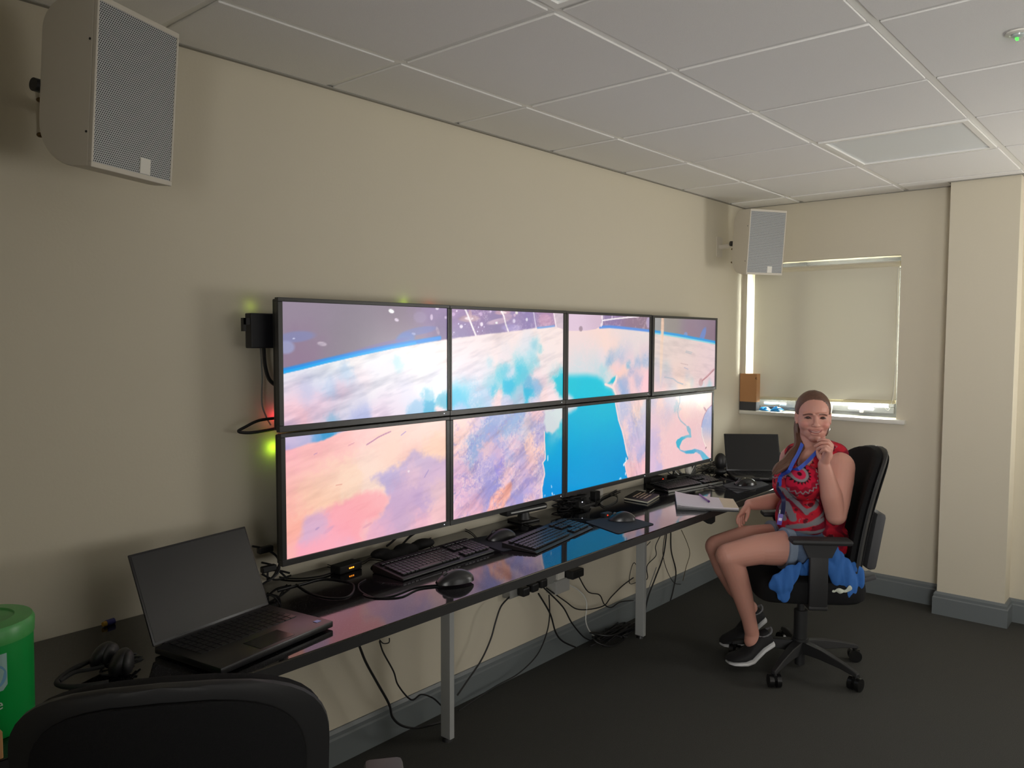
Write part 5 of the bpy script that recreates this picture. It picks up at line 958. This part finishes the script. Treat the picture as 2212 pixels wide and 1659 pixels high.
# lanyard and pass, laid over the top
bvh=BVHTree.FromPolygons([v.co+person.location for v in top.data.vertices],[tuple(p.vertices) for p in top.data.polygons])
def on_top(p,lift=.004):
    p=V(p); r_=bvh.ray_cast(p-fdir*.4,fdir,1.2); return (r_[0]-fdir*lift) if r_[0] else None
def ribbon(name,P,w_,m,use=True):
    Q=[]
    last=None
    for p in smoothpts(P,6):
        q=on_top(p) if use else None
        if q is None or (q-V(p)).length>.12: q=V(p)
        Q.append(q)
    for _ in range(3): Q=[Q[0]]+[(Q[i-1]+Q[i]*2+Q[i+1])/4-fdir*.0008 for i in range(1,len(Q)-1)]+[Q[-1]]
    vs=[]
    for i,q in enumerate(Q):
        t_=(Q[min(i+1,len(Q)-1)]-Q[max(i-1,0)]).normalized(); s_=t_.cross(fdir).normalized(); vs+=[q-s_*w_/2,q+s_*w_/2,q+s_*w_/2+fdir*.0015,q-s_*w_/2+fdir*.0015]
    return MB().add(vs,[(i*4+j,i*4+(j+1)%4,i*4+4+(j+1)%4,i*4+4+j) for i in range(len(Q)-1) for j in range(4)]).build(name,m,person,True,world=True)
LAN=mat('blue_lanyard',(44,84,190),.5,var=.15,scale=60); LAN2=mat('dark_navy_lanyard',(26,28,70),.5)
ribbon('lanyard_strap',[(2.791,-0.900,1.022),(2.727,-0.906,0.983),(2.660,-0.908,0.949),(2.625,-0.902,0.904),(2.613,-0.894,0.851)],.017,LAN)
ribbon('lanyard_strap',[(2.791,-0.965,0.990),(2.706,-0.960,0.960),(2.643,-0.952,0.938),(2.621,-0.928,0.911),(2.614,-0.907,0.881),(2.617,-0.899,0.841)],.017,LAN)
ribbon('lanyard_strap',[(2.615,-0.895,0.859),(2.609,-0.892,0.810),(2.615,-0.889,0.758),(2.621,-0.883,0.721)],.018,LAN2)
pc=on_top((2.614,-0.876,0.713),.012) or V((2.614,-0.876,0.713))
bd=thing('pass',pc,'','x'); bpy.data.objects.remove(bd)
e1=V((.6538,-.7567,.003)); e3=V((.042,.04,.998))
Mb=Matrix((e1,fdir,e3)).transposed()@Matrix.Rotation(.18,3,'Y')
MB().box(pc-e3*.012,(.022,.004,.05),M=Mb,bv=.0015).build('pass_card',mat('purple_pass',(104,84,170),.3),person,True,world=True)
MB().box(pc+e3*.022,(.008,.006,.02),M=Mb,bv=.002).build('clip',STEEL,person,world=True)
MB().box(pc-e3*.012-fdir*.0025,(.014,.001,.012),M=Mb).build('pass_print',mat('white_print2',(220,220,235),.4),person,world=True)
# earring
MB().tube(smoothpts([h(-.068,.010,-.045),h(-.071,.012,-.054),h(-.069,.012,-.062)],3),.0018,8).build('earring',STEEL,person,True,world=True)
# shoes: soles rise from the toe, which rests on the carpet, to a lifted heel
def shoe(toe,heel,label):
    toe=V(toe);heel=V(heel); X=(toe-heel); Lg=X.length; X.normalize(); Y=up.cross(X).normalized(); Zz=X.cross(Y); M_=Matrix((X,Y,Zz)).transposed()
    if M_.determinant()<0: Y=-Y; M_=Matrix((X,Y,Zz)).transposed()
    st=[(0,.026,.0,.060),(.03,.034,.0,.082),(.12,.036,.0,.085),(.25,.036,.002,.083),(.40,.038,.004,.078),(.55,.044,.003,.066),(.70,.048,0.0,.054),(.84,.045,0.001,.046),(.94,.034,.006,.038),(1.0,.016,.014,.030)]
    def loft(z0f,z1f,grow,name,m,par,top_open=False):
        vs=[];n=16
        for u,w_,zb_,zt in st:
            a=heel+X*(u*Lg)
            bend=-.028*math.exp(-((u-.55)/.25)**2)      # arch and toe bend
            zz0=zb_+z0f(u,zt); zz1=z1f(u,zt)
            for k in range(n):
                an=2*PI*k/n; c_,s_=math.cos(an),math.sin(an); e_=.7
                y=(w_+grow)*math.copysign(abs(c_)**e_,c_); z=(zz0+zz1)/2+(zz1-zz0)/2*math.copysign(abs(s_)**e_,s_)
                if z>.05: y*=1-(z-.05)*5
                vs.append(a+Y*y+Zz*(z+bend))
        N=len(st); return MB().add(vs,[tuple(range(n))[::-1],tuple((N-1)*n+k for k in range(n))]+[(i*n+k,i*n+(k+1)%n,(i+1)*n+(k+1)%n,(i+1)*n+k) for i in range(N-1) for k in range(n)]).build(name,m,par,True,world=True)
    s_=loft(lambda u,zt:.018,lambda u,zt:zt,0,'shoe',mat('black_knit_shoe',(20,20,22),.8,var=.3,scale=200,bump=.4,bscale=500),person); s_['label']=label
    def child(o): o.parent=s_; return o
    P0=person; o=loft(lambda u,zt:0,lambda u,zt:.030-.008*u,.004,'sole',mat('white_rubber_sole',(205,205,205),.5),P0); o.parent=s_
    rim=[heel+X*(.10*Lg+.040*math.cos(k*PI/8))+Y*.027*math.sin(k*PI/8)+Zz*(.078-.012*abs(math.sin(k*PI/8))) for k in range(17)]
    o=MB().tube(rim,.005,8,False).build('ankle_collar',mat('grey_shoe_collar',(110,110,112),.8),P0,True,world=True); o.parent=s_
    lc=MB()
    for k in range(4): u=.36+k*.075; z=.078-.03*k*.33; lc.tube([heel+X*u*Lg+Y*-.02+Zz*(z-.028-.006),heel+X*u*Lg+Zz*(z-.016),heel+X*u*Lg+Y*.02+Zz*(z-.028-.006)],.0025,6)
    o=lc.build('laces',mat('dark_grey_lace',(70,70,72),.8),P0,True,world=True); o.parent=s_
    return s_
shoe((2.502,-0.701,0.026),(2.682,-0.826,0.103),'black running shoe with a white sole, heel lifted')
shoe((2.681,-0.587,0.024),(2.890,-0.696,0.128),'black shoe behind the other foot, heel raised')
